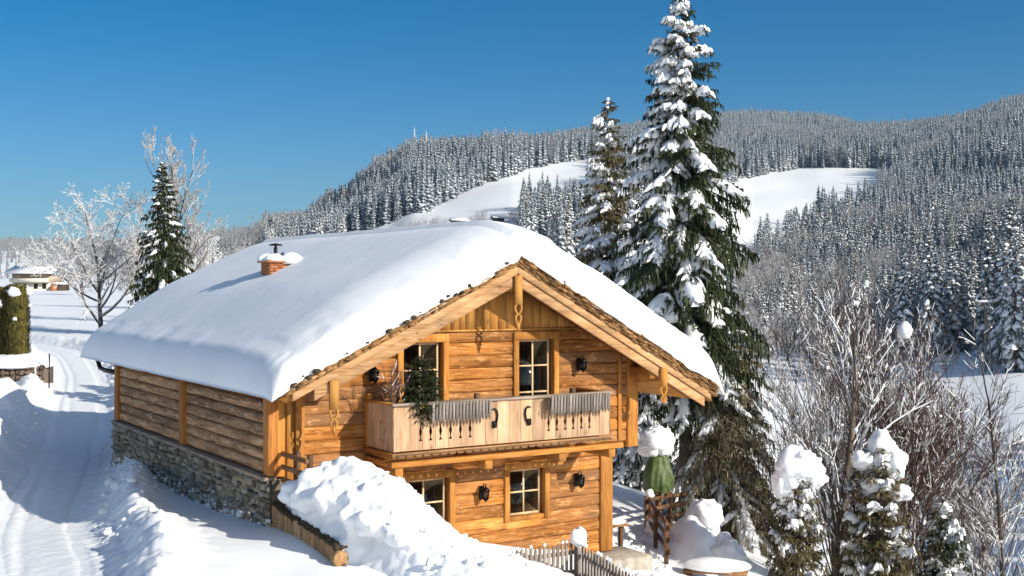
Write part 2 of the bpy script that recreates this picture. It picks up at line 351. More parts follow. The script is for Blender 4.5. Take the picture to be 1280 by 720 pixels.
# ------------------------------------------------------------------ the land
HC = Vector((-4.54, 23.0)); HV = Vector((.8452, .5344)); HU = Vector((-.5346, .8451))
HROT = math.atan2(HV.y, HV.x)
def hw(x, y): return HC.x + HV.x * x + HU.x * y, HC.y + HV.y * x + HU.y * y     # house frame to world
ROAD = np.array([(-4.2, 2), (-5.6, 10), (-7.9, 20), (-9.9, 25), (-12.0, 32), (-13.5, 37), (-15.5, 43), (-20.5, 57), (-27, 70), (-38, 82), (-60, 95)], float)
def spline(P, n=12):
    out = []
    for i in range(len(P) - 1):
        p0 = P[max(i - 1, 0)]; p1 = P[i]; p2 = P[i + 1]; p3 = P[min(i + 2, len(P) - 1)]
        for k in range(n):
            t = k / n; out.append(.5 * (2 * p1 + (p2 - p0) * t + (2 * p0 - 5 * p1 + 4 * p2 - p3) * t ** 2 + (3 * p1 - p0 - 3 * p2 + p3) * t ** 3))
    out.append(P[-1]); return np.array(out)
ROADS = spline(ROAD)
def polydist(X, Y, P):
    """distance to a polyline, signed side (+ = right of travel) and length along it"""
    best = np.full(X.shape, 1e9); side = np.zeros(X.shape); along = np.zeros(X.shape); s0 = 0
    for a, b in zip(P[:-1], P[1:]):
        d = b - a; l2 = d @ d; l = math.sqrt(l2)
        t = np.clip(((X - a[0]) * d[0] + (Y - a[1]) * d[1]) / l2, 0, 1)
        qx = X - a[0] - t * d[0]; qy = Y - a[1] - t * d[1]; q = np.hypot(qx, qy)
        k = q < best
        best = np.where(k, q, best); side = np.where(k, np.sign(qx * d[1] - qy * d[0]), side); along = np.where(k, s0 + t * l, along); s0 += l
    return best, side, along
# near ground: thin-plate surface through surveyed spots
SPOT = np.array([(-5.6, 10, 1.5), (-7.9, 20, .95), (-9.9, 25, .95), (-12.6, 31.5, 1.0), (-16, 43, 1.3), (-20.7, 57, 1.7), (-27, 70, 2.2), (-38, 82, 2.6),
    (-5.6, 22.4, 1.35), (-8.6, 27.5, 1.15), (-11.3, 32.0, 1.05), (-14, 24, 1.3), (-19, 32, 1.7), (-24, 43, 2.0), (-40, 60, 2.7), (-30, 20, 2.2), (-12, 12, 1.9),
    (-4.69, 22.67, 1.5), (-3.99, 21.57, 1.45), (-3.19, 20.3, 1.36), (-2.82, 19.35, 1.3), (-1.79, 19.2, 1.2), (0, 0, 3.6), (5, 6, 2.2), (0, 12, 1.5), (-2, 17, 1.05), (2, 18, .3), (-3.6, 20, 1.25), (-20, 0, 3), (15, 2, 1.5), (30, 5, 0),
    (1, 24, .15), (2.8, 28.5, -.1), (3.3, 25, -.5), (2.5, 31, -.35), (3.7, 29, -.75), (4.0, 33, -.7), (4.8, 34.5, -.8), (6, 38, -1.2), (-3, 45, .9), (0, 40, .3), (-9, 40, 1.2),
    (6.5, 28, -1.3), (9, 34, -2.3), (8, 24, -1.4), (12, 30, -3.4), (12, 40, -4.2), (16, 46, -6.5), (20, 36, -6.5), (12, 18, -2.2), (20, 22, -5), (30, 25, -7),
    (15, 60, -9), (25, 60, -10), (32, 45, -10), (10, 50, -5), (2, 55, -2), (-8, 60, 1), (0, 80, -3), (20, 75, -11), (40, 62, -10.5), (-50, 85, 2.9), (-60, 40, 3)], float)
def tps(r): return np.where(r > 0, r * r * np.log(np.maximum(r, 1e-9)), 0)
_P = SPOT[:, :2]; _n = len(_P)
_K = tps(np.hypot(_P[:, None, 0] - _P[None, :, 0], _P[:, None, 1] - _P[None, :, 1])) + np.eye(_n) * 2.0
_A = np.zeros((_n + 3, _n + 3)); _A[:_n, :_n] = _K; _A[:_n, _n] = 1; _A[:_n, _n + 1:] = _P; _A[_n:, :_n] = _A[:_n, _n:].T
_w = np.linalg.solve(_A, np.concatenate([SPOT[:, 2], np.zeros(3)]))
def near_z(X, Y):
    z = _w[_n] + _w[_n + 1] * X + _w[_n + 2] * Y
    for k in range(_n): z = z + _w[k] * tps(np.hypot(X - _P[k, 0], Y - _P[k, 1]))
    return z
# far land: height profiles along bearings (photo column, sight-line row at each distance)
DIST = np.array([45, 66, 100, 160, 250, 330, 400, 500, 700, 900, 1200, 1800, 2600, 5000, 9000], float)
LEFTY = [475, 445, 415, 386, 368, 362, 350, 340, 326, 318, 315, 312, 312, 330, 345]
PROF = {-600: LEFTY, -300: LEFTY, 0: LEFTY, 100: LEFTY,
    200: [480, 447, 417, 388, 368, 360, 350, 338, 322, 316, 312, 312, 315, 335, 345],
    300: [490, 455, 425, 392, 368, 356, 346, 333, 315, 305, 305, 310, 315, 335, 345],
    370: [500, 465, 430, 395, 366, 354, 344, 330, 312, 302, 305, 306, 315, 335, 345],
    430: [510, 475, 435, 395, 364, 345, 333, 319, 290, 264, 272, 290, 310, 335, 345],
    480: [520, 480, 440, 398, 363, 340, 324, 300, 260, 226, 236, 262, 300, 335, 345],
    520: [530, 490, 445, 400, 362, 335, 315, 288, 240, 202, 212, 240, 290, 335, 345],
    640: [560, 510, 460, 405, 360, 325, 305, 270, 224, 203, 198, 204, 250, 320, 345],
    740: [590, 540, 480, 415, 365, 330, 308, 272, 226, 199, 188, 184, 200, 300, 345],
    840: [600, 585, 530, 450, 390, 345, 315, 280, 228, 198, 182, 168, 158, 250, 340],
    940: [600, 640, 590, 520, 462, 415, 370, 325, 262, 214, 192, 172, 150, 230, 340],
    1020: [620, 690, 620, 535, 465, 420, 375, 328, 262, 214, 194, 177, 153, 230, 340],
    1100: [650, 715, 640, 540, 462, 425, 378, 330, 265, 216, 192, 174, 172, 230, 340],
    1180: [680, 725, 640, 530, 452, 422, 378, 325, 258, 210, 186, 168, 165, 230, 340],
    1280: [700, 725, 640, 520, 446, 412, 365, 310, 240, 195, 165, 142, 136, 230, 340],
    1450: [700, 720, 630, 500, 430, 370, 315, 260, 200, 165, 150, 138, 136, 230, 340],
    1700: [700, 700, 610, 480, 390, 290, 240, 200, 165, 150, 140, 136, 140, 230, 340]}
_th = []; _zz = []
for px, ys in sorted(PROF.items()):
    th = math.atan2(px - 640, F); _th.append(th); _zz.append([CAMZ + (354 - y) / F * d * math.cos(th) for y, d in zip(ys, DIST)])
for deg, zs in ((48, [-8, -9, -9, -4, 22, 52, 75, 105, 150, 190, 240, 300, 300, 200, 100]),
                (64, [-7, -6, 5, 24, 42, 60, 80, 105, 150, 190, 240, 300, 300, 200, 100]),
                (76, [-6, -3, 16, 32, 44, 60, 80, 105, 150, 190, 240, 300, 300, 200, 100]),
                (92, [-4, -2, 3, 10, 18, 25, 30, 35, 40, 50, 60, 60, 60, 60, 60]),
                (112, [-2, -2, -3, -5, -8, -10, -12, -15, -18, -20, -20, -20, -20, -20, -20]),
                (140, [0, 0, -2, -5, -8, -10, -12, -15, -18, -20, -20, -20, -20, -20, -20]),
                (180, [3, 3, 3, 2, 0, 0, 0, 0, 0, 0, 0, 0, 0, 0, 0])):
    _th.append(R(deg)); _zz.append(zs)
_th = [R(-180), R(-90)] + _th; _zz = [[3, 3, 3, 2] + [0] * 11, [3, 3, 3, 4, 5, 5, 5, 5, 5, 5, 5, 5, 5, 5, 5]] + _zz
_th = np.array(_th); _zz = np.array(_zz); _ld = np.log(DIST)
def far_z(X, Y):
    th = np.arctan2(X, Y); r = np.maximum(np.hypot(X, Y), 45); lr = np.log(np.minimum(r, 8999))
    i = np.clip(np.searchsorted(_th, th) - 1, 0, len(_th) - 2); t = (th - _th[i]) / (_th[i + 1] - _th[i]); t = t * t * (3 - 2 * t) * .5 + t * .5
    j = np.clip(np.searchsorted(_ld, lr) - 1, 0, len(_ld) - 2); s = (lr - _ld[j]) / (_ld[j + 1] - _ld[j])
    z = (_zz[i, j] * (1 - s) + _zz[i, j + 1] * s) * (1 - t) + (_zz[i + 1, j] * (1 - s) + _zz[i + 1, j + 1] * s) * t
    return z
def base_z(X, Y):
    r = np.hypot(X, Y); k = sstep(48, 80, r)
    zn = near_z(X, Y) if np.any(k < 1) else 0
    zf = far_z(X, Y) + sstep(250, 800, r) * 4.5 * fbm(X / 90, Y / 90, 5, 3) + .35 * sstep(60, 140, r) * fbm(X / 22, Y / 22, 6, 3)
    return np.where(k <= 0, zn, zn * (1 - k) + zf * k) if not np.isscalar(zn) else zf
ROADW = 1.4
def ground_z(X, Y, detail=True):
    X = np.asarray(X, float); Y = np.asarray(Y, float)
    z = base_z(X, Y); r = np.hypot(X, Y)
    if np.all(r > 130): return z
    d, sd, al = polydist(X, Y, ROADS)
    near = 1 - sstep(90, 120, r)
    # ploughed banks on both sides of the road
    off = d - ROADW
    lump = fbm(X * 1.4, Y * 1.4, 21, 4); fine = fbm(X * 4.5, Y * 4.5, 31, 3)
    ribs = np.sin(al * 13 + off * 5 + 2.5 * fbm(X * .8, Y * .8, 12, 2))
    hb = np.where(sd > 0, .42, .5) * (1 + .35 * lump)
    bank = hb * np.exp(-((off - .55) / .5) ** 2) + .12 * np.exp(-((off - 1.2) / .8) ** 2)
    rough = np.exp(-((off - .45) / .75) ** 2)
    z = z + near * (bank + rough * (.09 * fine + .05 * ribs * (sd > 0) + .05 * lump))
    road = 1 - sstep(-.35, .25, off)
    z = z - near * road * .05
    # soft drifts in the untouched snow
    z = z + (1 - road) * (1 - rough) * .10 * fbm(X / 3.1, Y / 3.1, 41, 3) * (1 - sstep(60, 120, r))
    # the big cleared heaps left of the road
    z = z + 1.75 * np.exp(-(((X + 17.6) / 1.9) ** 2 + ((Y - 38.6) / 2.2) ** 2)) * (1 + .12 * lump)
    z = z + .7 * np.exp(-(((X + 15.6) / 1.4) ** 2 + ((Y - 33.5) / 2.2) ** 2))
    # trodden snow between the house and the railings
    yard = np.exp(-(((X - 2.9) / 1.6) ** 2 + ((Y - 28.5) / 4.2) ** 2))
    z = z + yard * .10 * fbm(X * 2.2, Y * 2.2, 51, 4)
    # drift banked against the right-hand railing
    z = z + 1.15 * np.exp(-(((X - 4.75) / .75) ** 2 + ((Y - 30.6) / 1.7) ** 2) ** 1.6) * (1 + .25 * lump)
    return z
def gz(x, y): return float(ground_z(np.array([x]), np.array([y]))[0])

def build_ground():
    rr = [1.5]
    while rr[-1] < 5600:
        r = rr[-1]
        if r < 14: dr = .8
        elif r < 42: dr = .14
        elif r < 75: dr = .14 + (r - 42) * .02
        else: dr = r * .022
        rr.append(r + dr)
    rr = np.array(rr)
    fine = np.linspace(R(-27), R(27), 560)
    side = np.concatenate([np.linspace(R(-180), R(-27), 90)[:-1], fine, np.linspace(R(27), R(180), 140)[1:]])
    T, RR = np.meshgrid(side, rr, indexing='ij')
    X = np.sin(T) * RR; Y = np.cos(T) * RR
    Z = np.zeros_like(X)
    for k in range(0, X.shape[1], 60): Z[:, k:k + 60] = ground_z(X[:, k:k + 60], Y[:, k:k + 60])
    o = grid_mesh('ground', X, Y, Z, M['ground']); o['kind'] = 'structure'; o['label'] = 'snow covered ground of garden, fields and hills'
    # the road: a strip of packed snow with wheel tracks lying on the ground sheet
    P = spline(ROAD, 90); d = np.gradient(P, axis=0); d /= np.linalg.norm(d, axis=1)[:, None]
    nrm = np.stack([d[:, 1], -d[:, 0]], 1); w = np.linspace(-ROADW - .1, ROADW + .1, 64)
    X = P[:, 0, None] + nrm[:, 0, None] * w; Y = P[:, 1, None] + nrm[:, 1, None] * w
    Z = ground_z(X, Y) + .035
    for c, dpt in ((-.75, .06), (.72, .06), (-.38, .03), (1.0, .03)):
        sh = .12 * fbm(np.arange(len(P)) / 90.0, np.full(len(P), c * 7.0), 79, 2)[:, None]; g_ = np.exp(-((w[None, :] - c - sh) / .13) ** 2)
        Z -= dpt * g_ * (1 + .4 * fbm(X, Y, 77, 2)); Z += .014 * g_ * np.sin(np.arange(len(P)) * 1.9)[:, None]
    Z += .012 * fbm(X * 5, Y * 5, 78, 3) - .05 * sstep(ROADW - .15, ROADW + .1, np.abs(w))[None, :]
    o = grid_mesh('road', X, Y, Z, M['road']); o['kind'] = 'structure'; o['label'] = 'ploughed road of packed snow'
build_ground()
def wpx(px, depth, z=None):                     # a spot on the land at a bearing and depth
    x = (px - 640) / F * depth
    return (x, depth, gz(x, depth) if z is None else z)
# ------------------------------------------------------------------ the chalet (built in its own frame: x along the gable front, y back along the ridge)
random.seed(11)
house = empty('log_chalet', (HC.x, HC.y, 0), HROT, 'two storey orange log chalet on a rubble stone base under deep snow', 'chalet')
XR, ZR, SL, SR = 4.94, 6.52, .482, .545          # ridge position, ridge height, slopes
XL, XE = -.10, 10.31                            # eaves
YF, YB = -.83, 13.7
def deck(x): return ZR - (SL * (XR - x) if x < XR else SR * (x - XR))
TH = .22
def logrun(mb, a, b, axis, face, out, z0, z1, bulge=.022, thick=.16, t=None, wob=.010):
    if b - a < .04: return
    n = max(2, int((b - a) / .28)); h = z1 - z0; vs = []; fs = []
    prof = [(-thick, 0), (-.012, .006), (bulge * .8, .14), (bulge, .5), (bulge * .8, .86), (-.012, .994), (-thick, 1)]
    ph = random.random() * 99; k = len(prof)
    for i in range(n + 1):
        s = a + (b - a) * i / n
        for (o, q) in prof:
            w = wob * mnoise.noise(Vector((s * 1.7, q * 3, ph))) * (1 if o > -.1 else 0)
            oz = z0 + h * q + (.006 * mnoise.noise(Vector((s * 1.1, ph, q))) if 0 < q < 1 else 0)
            d = face + out * (o + w)
            vs.append((s, d, oz) if axis == 'x' else (d, s, oz))
    for i in range(n):
        for j in range(k): fs.append((i * k + j, i * k + (j + 1) % k, (i + 1) * k + (j + 1) % k, (i + 1) * k + j))
    fs.append(tuple(range(k))); fs.append(tuple(n * k + j for j in range(k - 1, -1, -1)))
    mb.add(vs, fs, None, t)
# --- openings: x0,x1 casing outer; z of casing top
WIN = dict(balcony_left=(2.61, 3.79, 2.86, 5.05), balcony_right=(5.39, 6.56, 2.86, 5.05), low_left=(2.62, 3.94, .95, 2.24), low_right=(5.16, 6.32, .98, 2.25))
def courses(z0, z1, h, jit=.02):
    n = max(1, round((z1 - z0) / h)); zs = [z0 + (z1 - z0) * i / n for i in range(n + 1)]
    for i in range(1, n): zs[i] += random.uniform(-jit, jit)
    return list(zip(zs[:-1], zs[1:]))
def wall_front(mb, z0, z1, xa, xb, opens, h=.255):
    for (a, b) in courses(z0, z1, h):
        l = max(xa, XR - (ZR - TH - a) / SL); r = min(xb, XR + (ZR - TH - a) / SR)
        cuts = sorted((o[0] + .06, o[1] - .06, o[2], o[3]) for o in opens if o[2] < b - .02 and o[3] > a + .02)
        p = l; t = random.random()
        for (c, d, oz0, oz1) in cuts:
            logrun(mb, p, c, 'x', 0, -1, a, b, .014, t=t)
            if oz0 > a + .03: logrun(mb, c, d, 'x', 0, -1, a, oz0 + .03, .014, t=t)
            if oz1 < b - .03: logrun(mb, c, d, 'x', 0, -1, oz1 - .04, b, .014, t=t)
            p = d; t = random.random()
        logrun(mb, p, r, 'x', 0, -1, a, b, .014, t=t)
mb = MB(); wall_front(mb, 2.50, 5.10, .5, 8.72, [WIN['balcony_left'], WIN['balcony_right']]); mb.build('front_wall', M['log'], house)
mb = MB(); wall_front(mb, -.3, 2.50, .5, 8.0, [WIN['low_left'], WIN['low_right']], .27); mb.build('ground_floor_wall', M['log'], house)
# gable boarding above the beam line
mb = MB(); x = 2.3
while x < 7.5:
    w = random.uniform(.15, .24); x2 = min(x + w, 7.55)
    za = min(deck(x), 99) - TH + .06; zb = deck(x2) - TH + .06
    if max(za, zb) > 5.14 :
        za = max(za, 5.13); zb = max(zb, 5.13); f = -.028 - random.random() * .006
        pts = [(x + .003, 5.125), (x2 - .003, 5.125), (x2 - .003, zb), (x + .003, za)]
        if x < XR < x2: pts.insert(3, (XR, ZR - TH + .06))
        mb.prism(pts, lambda a, b: (a, f, b), lambda a, b: (a, .06, b))
    x = x2
mb.box(2.2, 7.3, -.058, -.006, 5.085, 5.125)
mb.build('gable_boarding', M['board_z'], house)
# --- posts on the front
mb = MB()
mb.box(.0, .2, -.03, .2, 2.39, 4.25); mb.box(.42, .60, -.055, .1, 1.2, 4.3); mb.box(.24, .36, -.02, .1, 2.1, 4.3)
o = mb.build('corner_post', M['post_z'], house, bevel=.012)
mb = MB(); mb.box(7.70, 8.03, -.07, .22, .06, 2.46); mb.build('corner_post', M['post_z'], house, bevel=.012)
mb = MB(); mb.box(8.46, 8.76, -.06, .2, 2.36, 4.45); mb.box(8.2, 8.30, -.05, 0, 2.52, 4.6); mb.build('corner_post', M['post_z'], house, bevel=.012)
mb = MB(); mb.box(.2, .42, .02, .1, .9, 4.4); mb.build('side_boarding', M['board_z'], house)
# --- side wall of weathered logs, posts, stone base
mb = MB()
for (a, b) in courses(2.40, 4.30, .24, .015):
    for (p, q) in ((.18, 5.35), (5.55, 11.15)): logrun(mb, p, q, 'y', 0, -1, a, b, bulge=.075, wob=.022)
mb.build('side_wall', M['side'], house)
for (p, q, dz) in ((-.02, .20, 0), (5.33, 5.58, -.12), (11.14, 11.40, 0)):
    mb = MB(); mb.box(-.145, .05, p - .03, q + .03, 2.42 + dz, 4.02); mb.build('side_post', M['side_post'], house, bevel=.012)
mb = MB(); mb.tone = .45
mb.box(-.13, .3, 0, 11.42, -.5, 2.33, t=.05)
z = -.2
while z < 2.36:
    h = random.uniform(.10, .19); h = min(h, 2.37 - z) if z + h > 2.30 else h
    y = -.04 + random.uniform(-.1, 0)
    while y < 11.45:
        l = random.choice((random.uniform(.10, .2), random.uniform(.16, .48))); y2 = min(y + l, 11.5)
        if y2 - y > .05:
            d = random.uniform(.005, .11); j = lambda: random.uniform(-.018, .018)
            x0 = -.13 - d; c = .6
            ring = []
            wz = .05 * mnoise.noise(Vector((y * 1.1, z * 2, 4))) if .1 < z < 2.1 else 0; a0, a1, b0, b1 = y + .010, y2 - .010, z + wz + random.uniform(-.02, .02), z + h + wz - random.uniform(0, .035)
            base = [(a0, b0), ((a0 + a1) / 2, b0 + j()), (a1, b0), (a1, (b0 + b1) / 2 + j()), (a1, b1), ((a0 + a1) / 2, b1 + j()), (a0, b1), (a0, (b0 + b1) / 2 + j())]
            base = [(p + 1.5 * j(), q + j()) for p, q in base]
            cy, cz = (a0 + a1) / 2, (b0 + b1) / 2
            o1 = [(-.125, p, q) for p, q in base]; o2 = [(x0 + .02, cy + (p - cy) * .95, cz + (q - cz) * .93) for p, q in base]; o3 = [(x0 + j() * .4, cy + (p - cy) * .74, cz + (q - cz) * .68) for p, q in base]
            fs = [(i, (i + 1) % 8, 8 + (i + 1) % 8, 8 + i) for i in range(8)] + [(8 + i, 8 + (i + 1) % 8, 16 + (i + 1) % 8, 16 + i) for i in range(8)] + [tuple(16 + i for i in range(8))]
            mb.add(o1 + o2 + o3, [f[::-1] for f in fs], t=random.random())
        y = y2
    z += h
mb.build('stone_base', M['stone'], house)
mb = MB(); mb.box(-.23, .02, -.05, 11.45, 2.335, 2.40); mb.build('stone_ledge', M['grey_x'], house, bevel=.01)
mb = MB()
for (a, b) in courses(-.3, 2.5, .27): logrun(mb, .05, 11.4, 'y', 8.0, 1, a, b, bulge=.03)
for (a, b) in courses(2.5, 4.35, .26): logrun(mb, .05, 11.4, 'y', 8.74, 1, a, b, bulge=.03)
mb.box(7.9, 8.74, .05, 11.4, 2.36, 2.5)
mb.build('right_wall', M['log_y'], house)
mb = MB()
for (a, b) in courses(-.3, 6.3, .27):
    l = max(.1, XR - (ZR - TH - a) / SL); r = min(8.7, XR + (ZR - TH - a) / SR); logrun(mb, l, r, 'x', 11.3, 1, a, b, bulge=.03)
mb.build('rear_wall', M['log'], house)
# plinth of concrete at the right corner
mb = MB(); mb.box(6.9, 8.55, -.85, .3, -.9, .035); mb.build('concrete_step', M['concrete'], house, bevel=.02)
# --- roof
mb = MB()
for (xa, xb, sl) in ((XL, XR, 1), (XR, XE, -1)):
    mb.prism([(xa, deck(xa) - TH), (xb, deck(xb) - TH), (xb, deck(xb)), (xa, deck(xa))], lambda a, b: (a, YF, b), lambda a, b: (a, YB, b), t=.4)
roof = mb.build('roof', M['beam_y'], house)
mb = MB()                                        # soffit boards under the gable overhang
for (xa, xb) in ((.1, XR), (XR, XE - .05)):
    n = int((xb - xa) / .17)
    for i in range(n):
        p = xa + (xb - xa) * i / n + .004; q = xa + (xb - xa) * (i + 1) / n - .004
        mb.prism([(p, deck(p) - TH - .026), (q, deck(q) - TH - .026), (q, deck(q) - TH - .004), (p, deck(p) - TH - .004)], lambda a, b: (a, YF + .06, b), lambda a, b: (a, -.05, b))
mb.build('soffit', M['beam_y'], roof)
def slopeboard(name, xa, xb, lo, hi, y0, y1, mat):
    m_ = MB(); n = max(1, int(abs(xb - xa) / .5)); t = random.random()
    m_.prism([(xa, deck(xa) + lo), (xb, deck(xb) + lo), (xb, deck(xb) + hi), (xa, deck(xa) + hi)], lambda a, b: (a, y0, b), lambda a, b: (a, y1, b), t=t)
    return m_.build(name, mat, roof, bevel=.008)
slopeboard('bargeboard', .45, XR - .002, -.46, -.235, YF - .05, YF + .02, M['pale_x']); slopeboard('bargeboard', XR + .002, 10.05, -.46, -.235, YF - .05, YF + .02, M['pale_x'])
slopeboard('verge_board', .0, XR - .003, -.23, -.075, YF - .095, YF + .02, M['pale_x']); slopeboard('verge_board', XR + .003, 10.2, -.23, -.075, YF - .095, YF + .02, M['pale_x'])
mb = MB()                                        # split shingles in layers along the verge and the eave
for (xa, xb) in ((XL - .05, XR), (XR, XE + .06)):
    for lay in range(3 if xb == XR else 5):
        x = xa
        while x < xb:
            w = random.uniform(.09, .22); x2 = min(x + w, xb); r = random.uniform(-.05, .05)
            lo = -.07 + lay * .05; th = random.uniform(.02, .048); tl = random.uniform(-.01, .02)
            yy = YF - .10 - .03 * lay * .6 + r
            mb.prism([(x + .004, deck(x) + lo + tl), (x2 - .004, deck(x2) + lo), (x2 - .004, deck(x2) + lo + th), (x + .004, deck(x) + lo + th + tl)], lambda a, b: (a, yy, b), lambda a, b: (a, YF + .7, b - .0))
            x = x2
mb.build('shingles', M['shingle'], roof)
mb = MB()                                        # eave edge: gutter line of boards on the left side
y = YF - .05
while y < YB:
    l = random.uniform(.15, .4); y2 = min(y + l, YB)
    mb.hexa([(XL - .1, y, deck(XL) - .10), (XL + .3, y, deck(XL) + .02), (XL + .3, y2 - .01, deck(XL) + .02), (XL - .1, y2 - .01, deck(XL) - .10),
             (XL - .1, y, deck(XL) - .05), (XL + .3, y, deck(XL) + .10), (XL + .3, y2 - .01, deck(XL) + .10), (XL - .1, y2 - .01, deck(XL) - .05)])
    y = y2
mb.build('eave_shingles', M['shingle'], roof)
for x in (1.1, XR, 8.62):                         # purlins carried through to the bargeboards
    mb = MB(); zt = deck(x) - TH - .03 - (.1 if x == XR else .06); mb.box(x - .11, x + .11, YF + .03, .1, zt - .24, zt); mb.build('purlin', M['beam_y'], roof, bevel=.012)
mb = MB(); mb.box(8.5, 9.95, -.5, -.28, 3.86, 4.08); mb.build('eave_beam', M['beam_x'], roof, bevel=.012)
# carved pendants hanging from the bargeboards
def pendant(x, top, h):
    m_ = MB(); m_.tone = .5
    y0, y1 = YF - .13, YF - .055
    m_.prism([(x - .085, top - h * .52), (x + .085, top - h * .52), (x + .085, top), (x - .085, top)], lambda a, b: (a, y0, b), lambda a, b: (a, y1, b))
    b = top - h * .52
    for s in (-1, 1):                            # two scrolls leaving heart shaped gaps, then a spear tip
        m_.tube([(x + s * .05, (y0 + y1) / 2, b + .02), (x + s * .085, (y0 + y1) / 2, b - .06), (x + s * .06, (y0 + y1) / 2, b - .14), (x + s * .012, (y0 + y1) / 2, b - .19), (x + s * .07, (y0 + y1) / 2, b - .25), (x + s * .06, (y0 + y1) / 2, b - .30), (x, (y0 + y1) / 2, b - h * .48)], [.032, .026, .026, .026, .026, .026, .014], 6)
    m_.prism([(x - .03, b - h * .40), (x, b - h * .48), (x + .03, b - h * .40), (x, b - h * .28)], lambda a, b: (a, y0 + .01, b), lambda a, b: (a, y1 - .01, b))
    m_.build('pendant', M['board_z'], roof)
pendant(XR, 6.26, 1.16); pendant(.82, 4.26, 1.02); pendant(8.8, 4.2, .80)
mb = MB()
for i in range(30):
    x = random.uniform(XL + .1, XR) if i < 22 else random.uniform(XR, XE - .3); r_ = abs(random.gauss(.012, .022)) + .014
    mb.blob((x, YF - .13 + random.uniform(-.05, .06), deck(x) + random.uniform(.05, .14) + (.1 if x > XR else 0)), (r_ * 1.5, r_ * 1.3, r_), i, 7, 5, amp=.6)
mb.build('moss', M['soil'], roof)['kind'] = 'stuff'
# --- windows
def window(x0, x1, z0, z1, cols, rows, door=False, cw=.13, pitch=None):
    """casing outer x0..x1, z0..z1; sash set back in the wall"""
    gx0, gx1 = x0 + cw, x1 - cw; gz1 = z1 - .17; gz0 = z0 + (.0 if door else .10)
    m_ = MB(); ys = .11                         # sash plane
    fw = .05
    sx1 = gx1 - .035
    m_.tone = random.random()
    m_.box(gx0, gx0 + fw, ys - .03, ys + .03, gz0, gz1); m_.box(sx1 - fw, sx1, ys - .03, ys + .03, gz0, gz1)
    m_.box(gx0 + fw, sx1 - fw, ys - .03, ys + .03, gz1 - fw, gz1); m_.box(gx0 + fw, sx1 - fw, ys - .03, ys + .03, gz0, gz0 + fw)
    for i in range(1, cols):
        xm = gx0 + (sx1 - gx0) * i / cols; m_.box(xm - .017, xm + .017, ys - .022, ys + .022, gz0 + fw, gz1 - fw)
    for i in range(1, rows):
        zm = gz1 - pitch * i if pitch else gz0 + (gz1 - gz0) * i / rows
        for c in range(cols):
            a = gx0 + (sx1 - gx0) * c / cols; b = gx0 + (sx1 - gx0) * (c + 1) / cols
            m_.box(max(a + .018, gx0 + fw), min(b - .018, sx1 - fw), ys - .02, ys + .02, zm - .017, zm + .017)
    w = m_.build('balcony_door' if door else 'window', M['cream'], house)
    c = MB(); pf = -.062
    c.box(x0, x0 + cw, pf, .17, z0, z1 - .17); c.box(x1 - cw, x1, pf, .17, z0, z1 - .17)
    c.box(x0, x1, pf - .012, .17, z1 - .168, z1)
    if not door: c.box(x0 + cw, x1 - cw, pf + .03, .17, z0, z0 + .095)
    c.build('casing', M['post_z'], w, bevel=.008)
    g = MB(); g.box(gx0 + .02, sx1 - .02, ys - .006, ys + .006, gz0 + .03, gz1 - .03); g.build('pane', M['glass'], w)
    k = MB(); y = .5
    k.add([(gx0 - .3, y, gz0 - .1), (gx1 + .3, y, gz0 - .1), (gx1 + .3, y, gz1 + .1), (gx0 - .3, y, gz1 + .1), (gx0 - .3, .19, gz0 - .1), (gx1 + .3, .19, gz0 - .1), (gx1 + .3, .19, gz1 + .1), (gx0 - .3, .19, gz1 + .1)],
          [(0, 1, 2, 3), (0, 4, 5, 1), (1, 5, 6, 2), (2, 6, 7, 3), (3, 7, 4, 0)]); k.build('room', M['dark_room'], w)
    for (a, b) in ((gx0 + .02, gx0 + .02 + (sx1 - gx0) * .10), (sx1 - .02 - (sx1 - gx0) * .26, sx1 - .02)):
        q = MB(); n = 12; vs = []
        for i in range(n + 1):
            xx = a + (b - a) * i / n; yy = .26 + .02 * math.sin(i * 2.1)
            vs += [(xx, yy, gz0 - .05), (xx, yy, gz1 + .05), (xx, yy + .006, gz0 - .05), (xx, yy + .006, gz1 + .05)]
        q.add(vs, [f for i in range(n) for f in ((4 * i, 4 * i + 4, 4 * i + 5, 4 * i + 1), (4 * i + 3, 4 * i + 7, 4 * i + 6, 4 * i + 2))])
        q.build('curtain', M['curtain'], w, smooth=True)
window(*WIN['balcony_left'][:2], 2.86, 5.05, 2, 4, True, pitch=.575); window(*WIN['balcony_right'][:2], 2.86, 5.05, 2, 4, True, pitch=.575)
window(*WIN['low_left'], 2, 2); window(*WIN['low_right'], 2, 2)
# --- balcony
BX0, BX1, BY, BZ0, BZ1 = 1.90, 7.08, -1.23, 2.74, 3.74
def holed_panel(w, h, holes, th):
    """flat board with cut-outs, returned as (verts, faces) in x,z,thickness"""
    cu = bpy.data.curves.new('tmp', 'CURVE'); cu.dimensions = '2D'; cu.fill_mode = 'BOTH'; cu.extrude = th / 2
    for pts in [[(0, 0), (w, 0), (w, h), (0, h)]] + holes:
        sp = cu.splines.new('POLY'); sp.points.add(len(pts) - 1); sp.use_cyclic_u = True
        for p, q in zip(sp.points, pts): p.co = (q[0], q[1], 0, 1)
    ob = bpy.data.objects.new('tmp', cu); COL.objects.link(ob)
    dg = bpy.context.evaluated_depsgraph_get(); me = bpy.data.meshes.new_from_object(ob.evaluated_get(dg))
    vs = [tuple(v.co) for v in me.vertices]; fs = [tuple(p.vertices) for p in me.polygons]
    bpy.data.objects.remove(ob); bpy.data.curves.remove(cu); bpy.data.meshes.remove(me)
    return vs, fs
PRO = [(.036, 0), (.036, .02), (.013, .045), (.013, .095), (.030, .15), (.034, .185), (.013, .275), (.013, .315), (.037, .34), (.037, .355), (.012, .375), (.001, .415)]
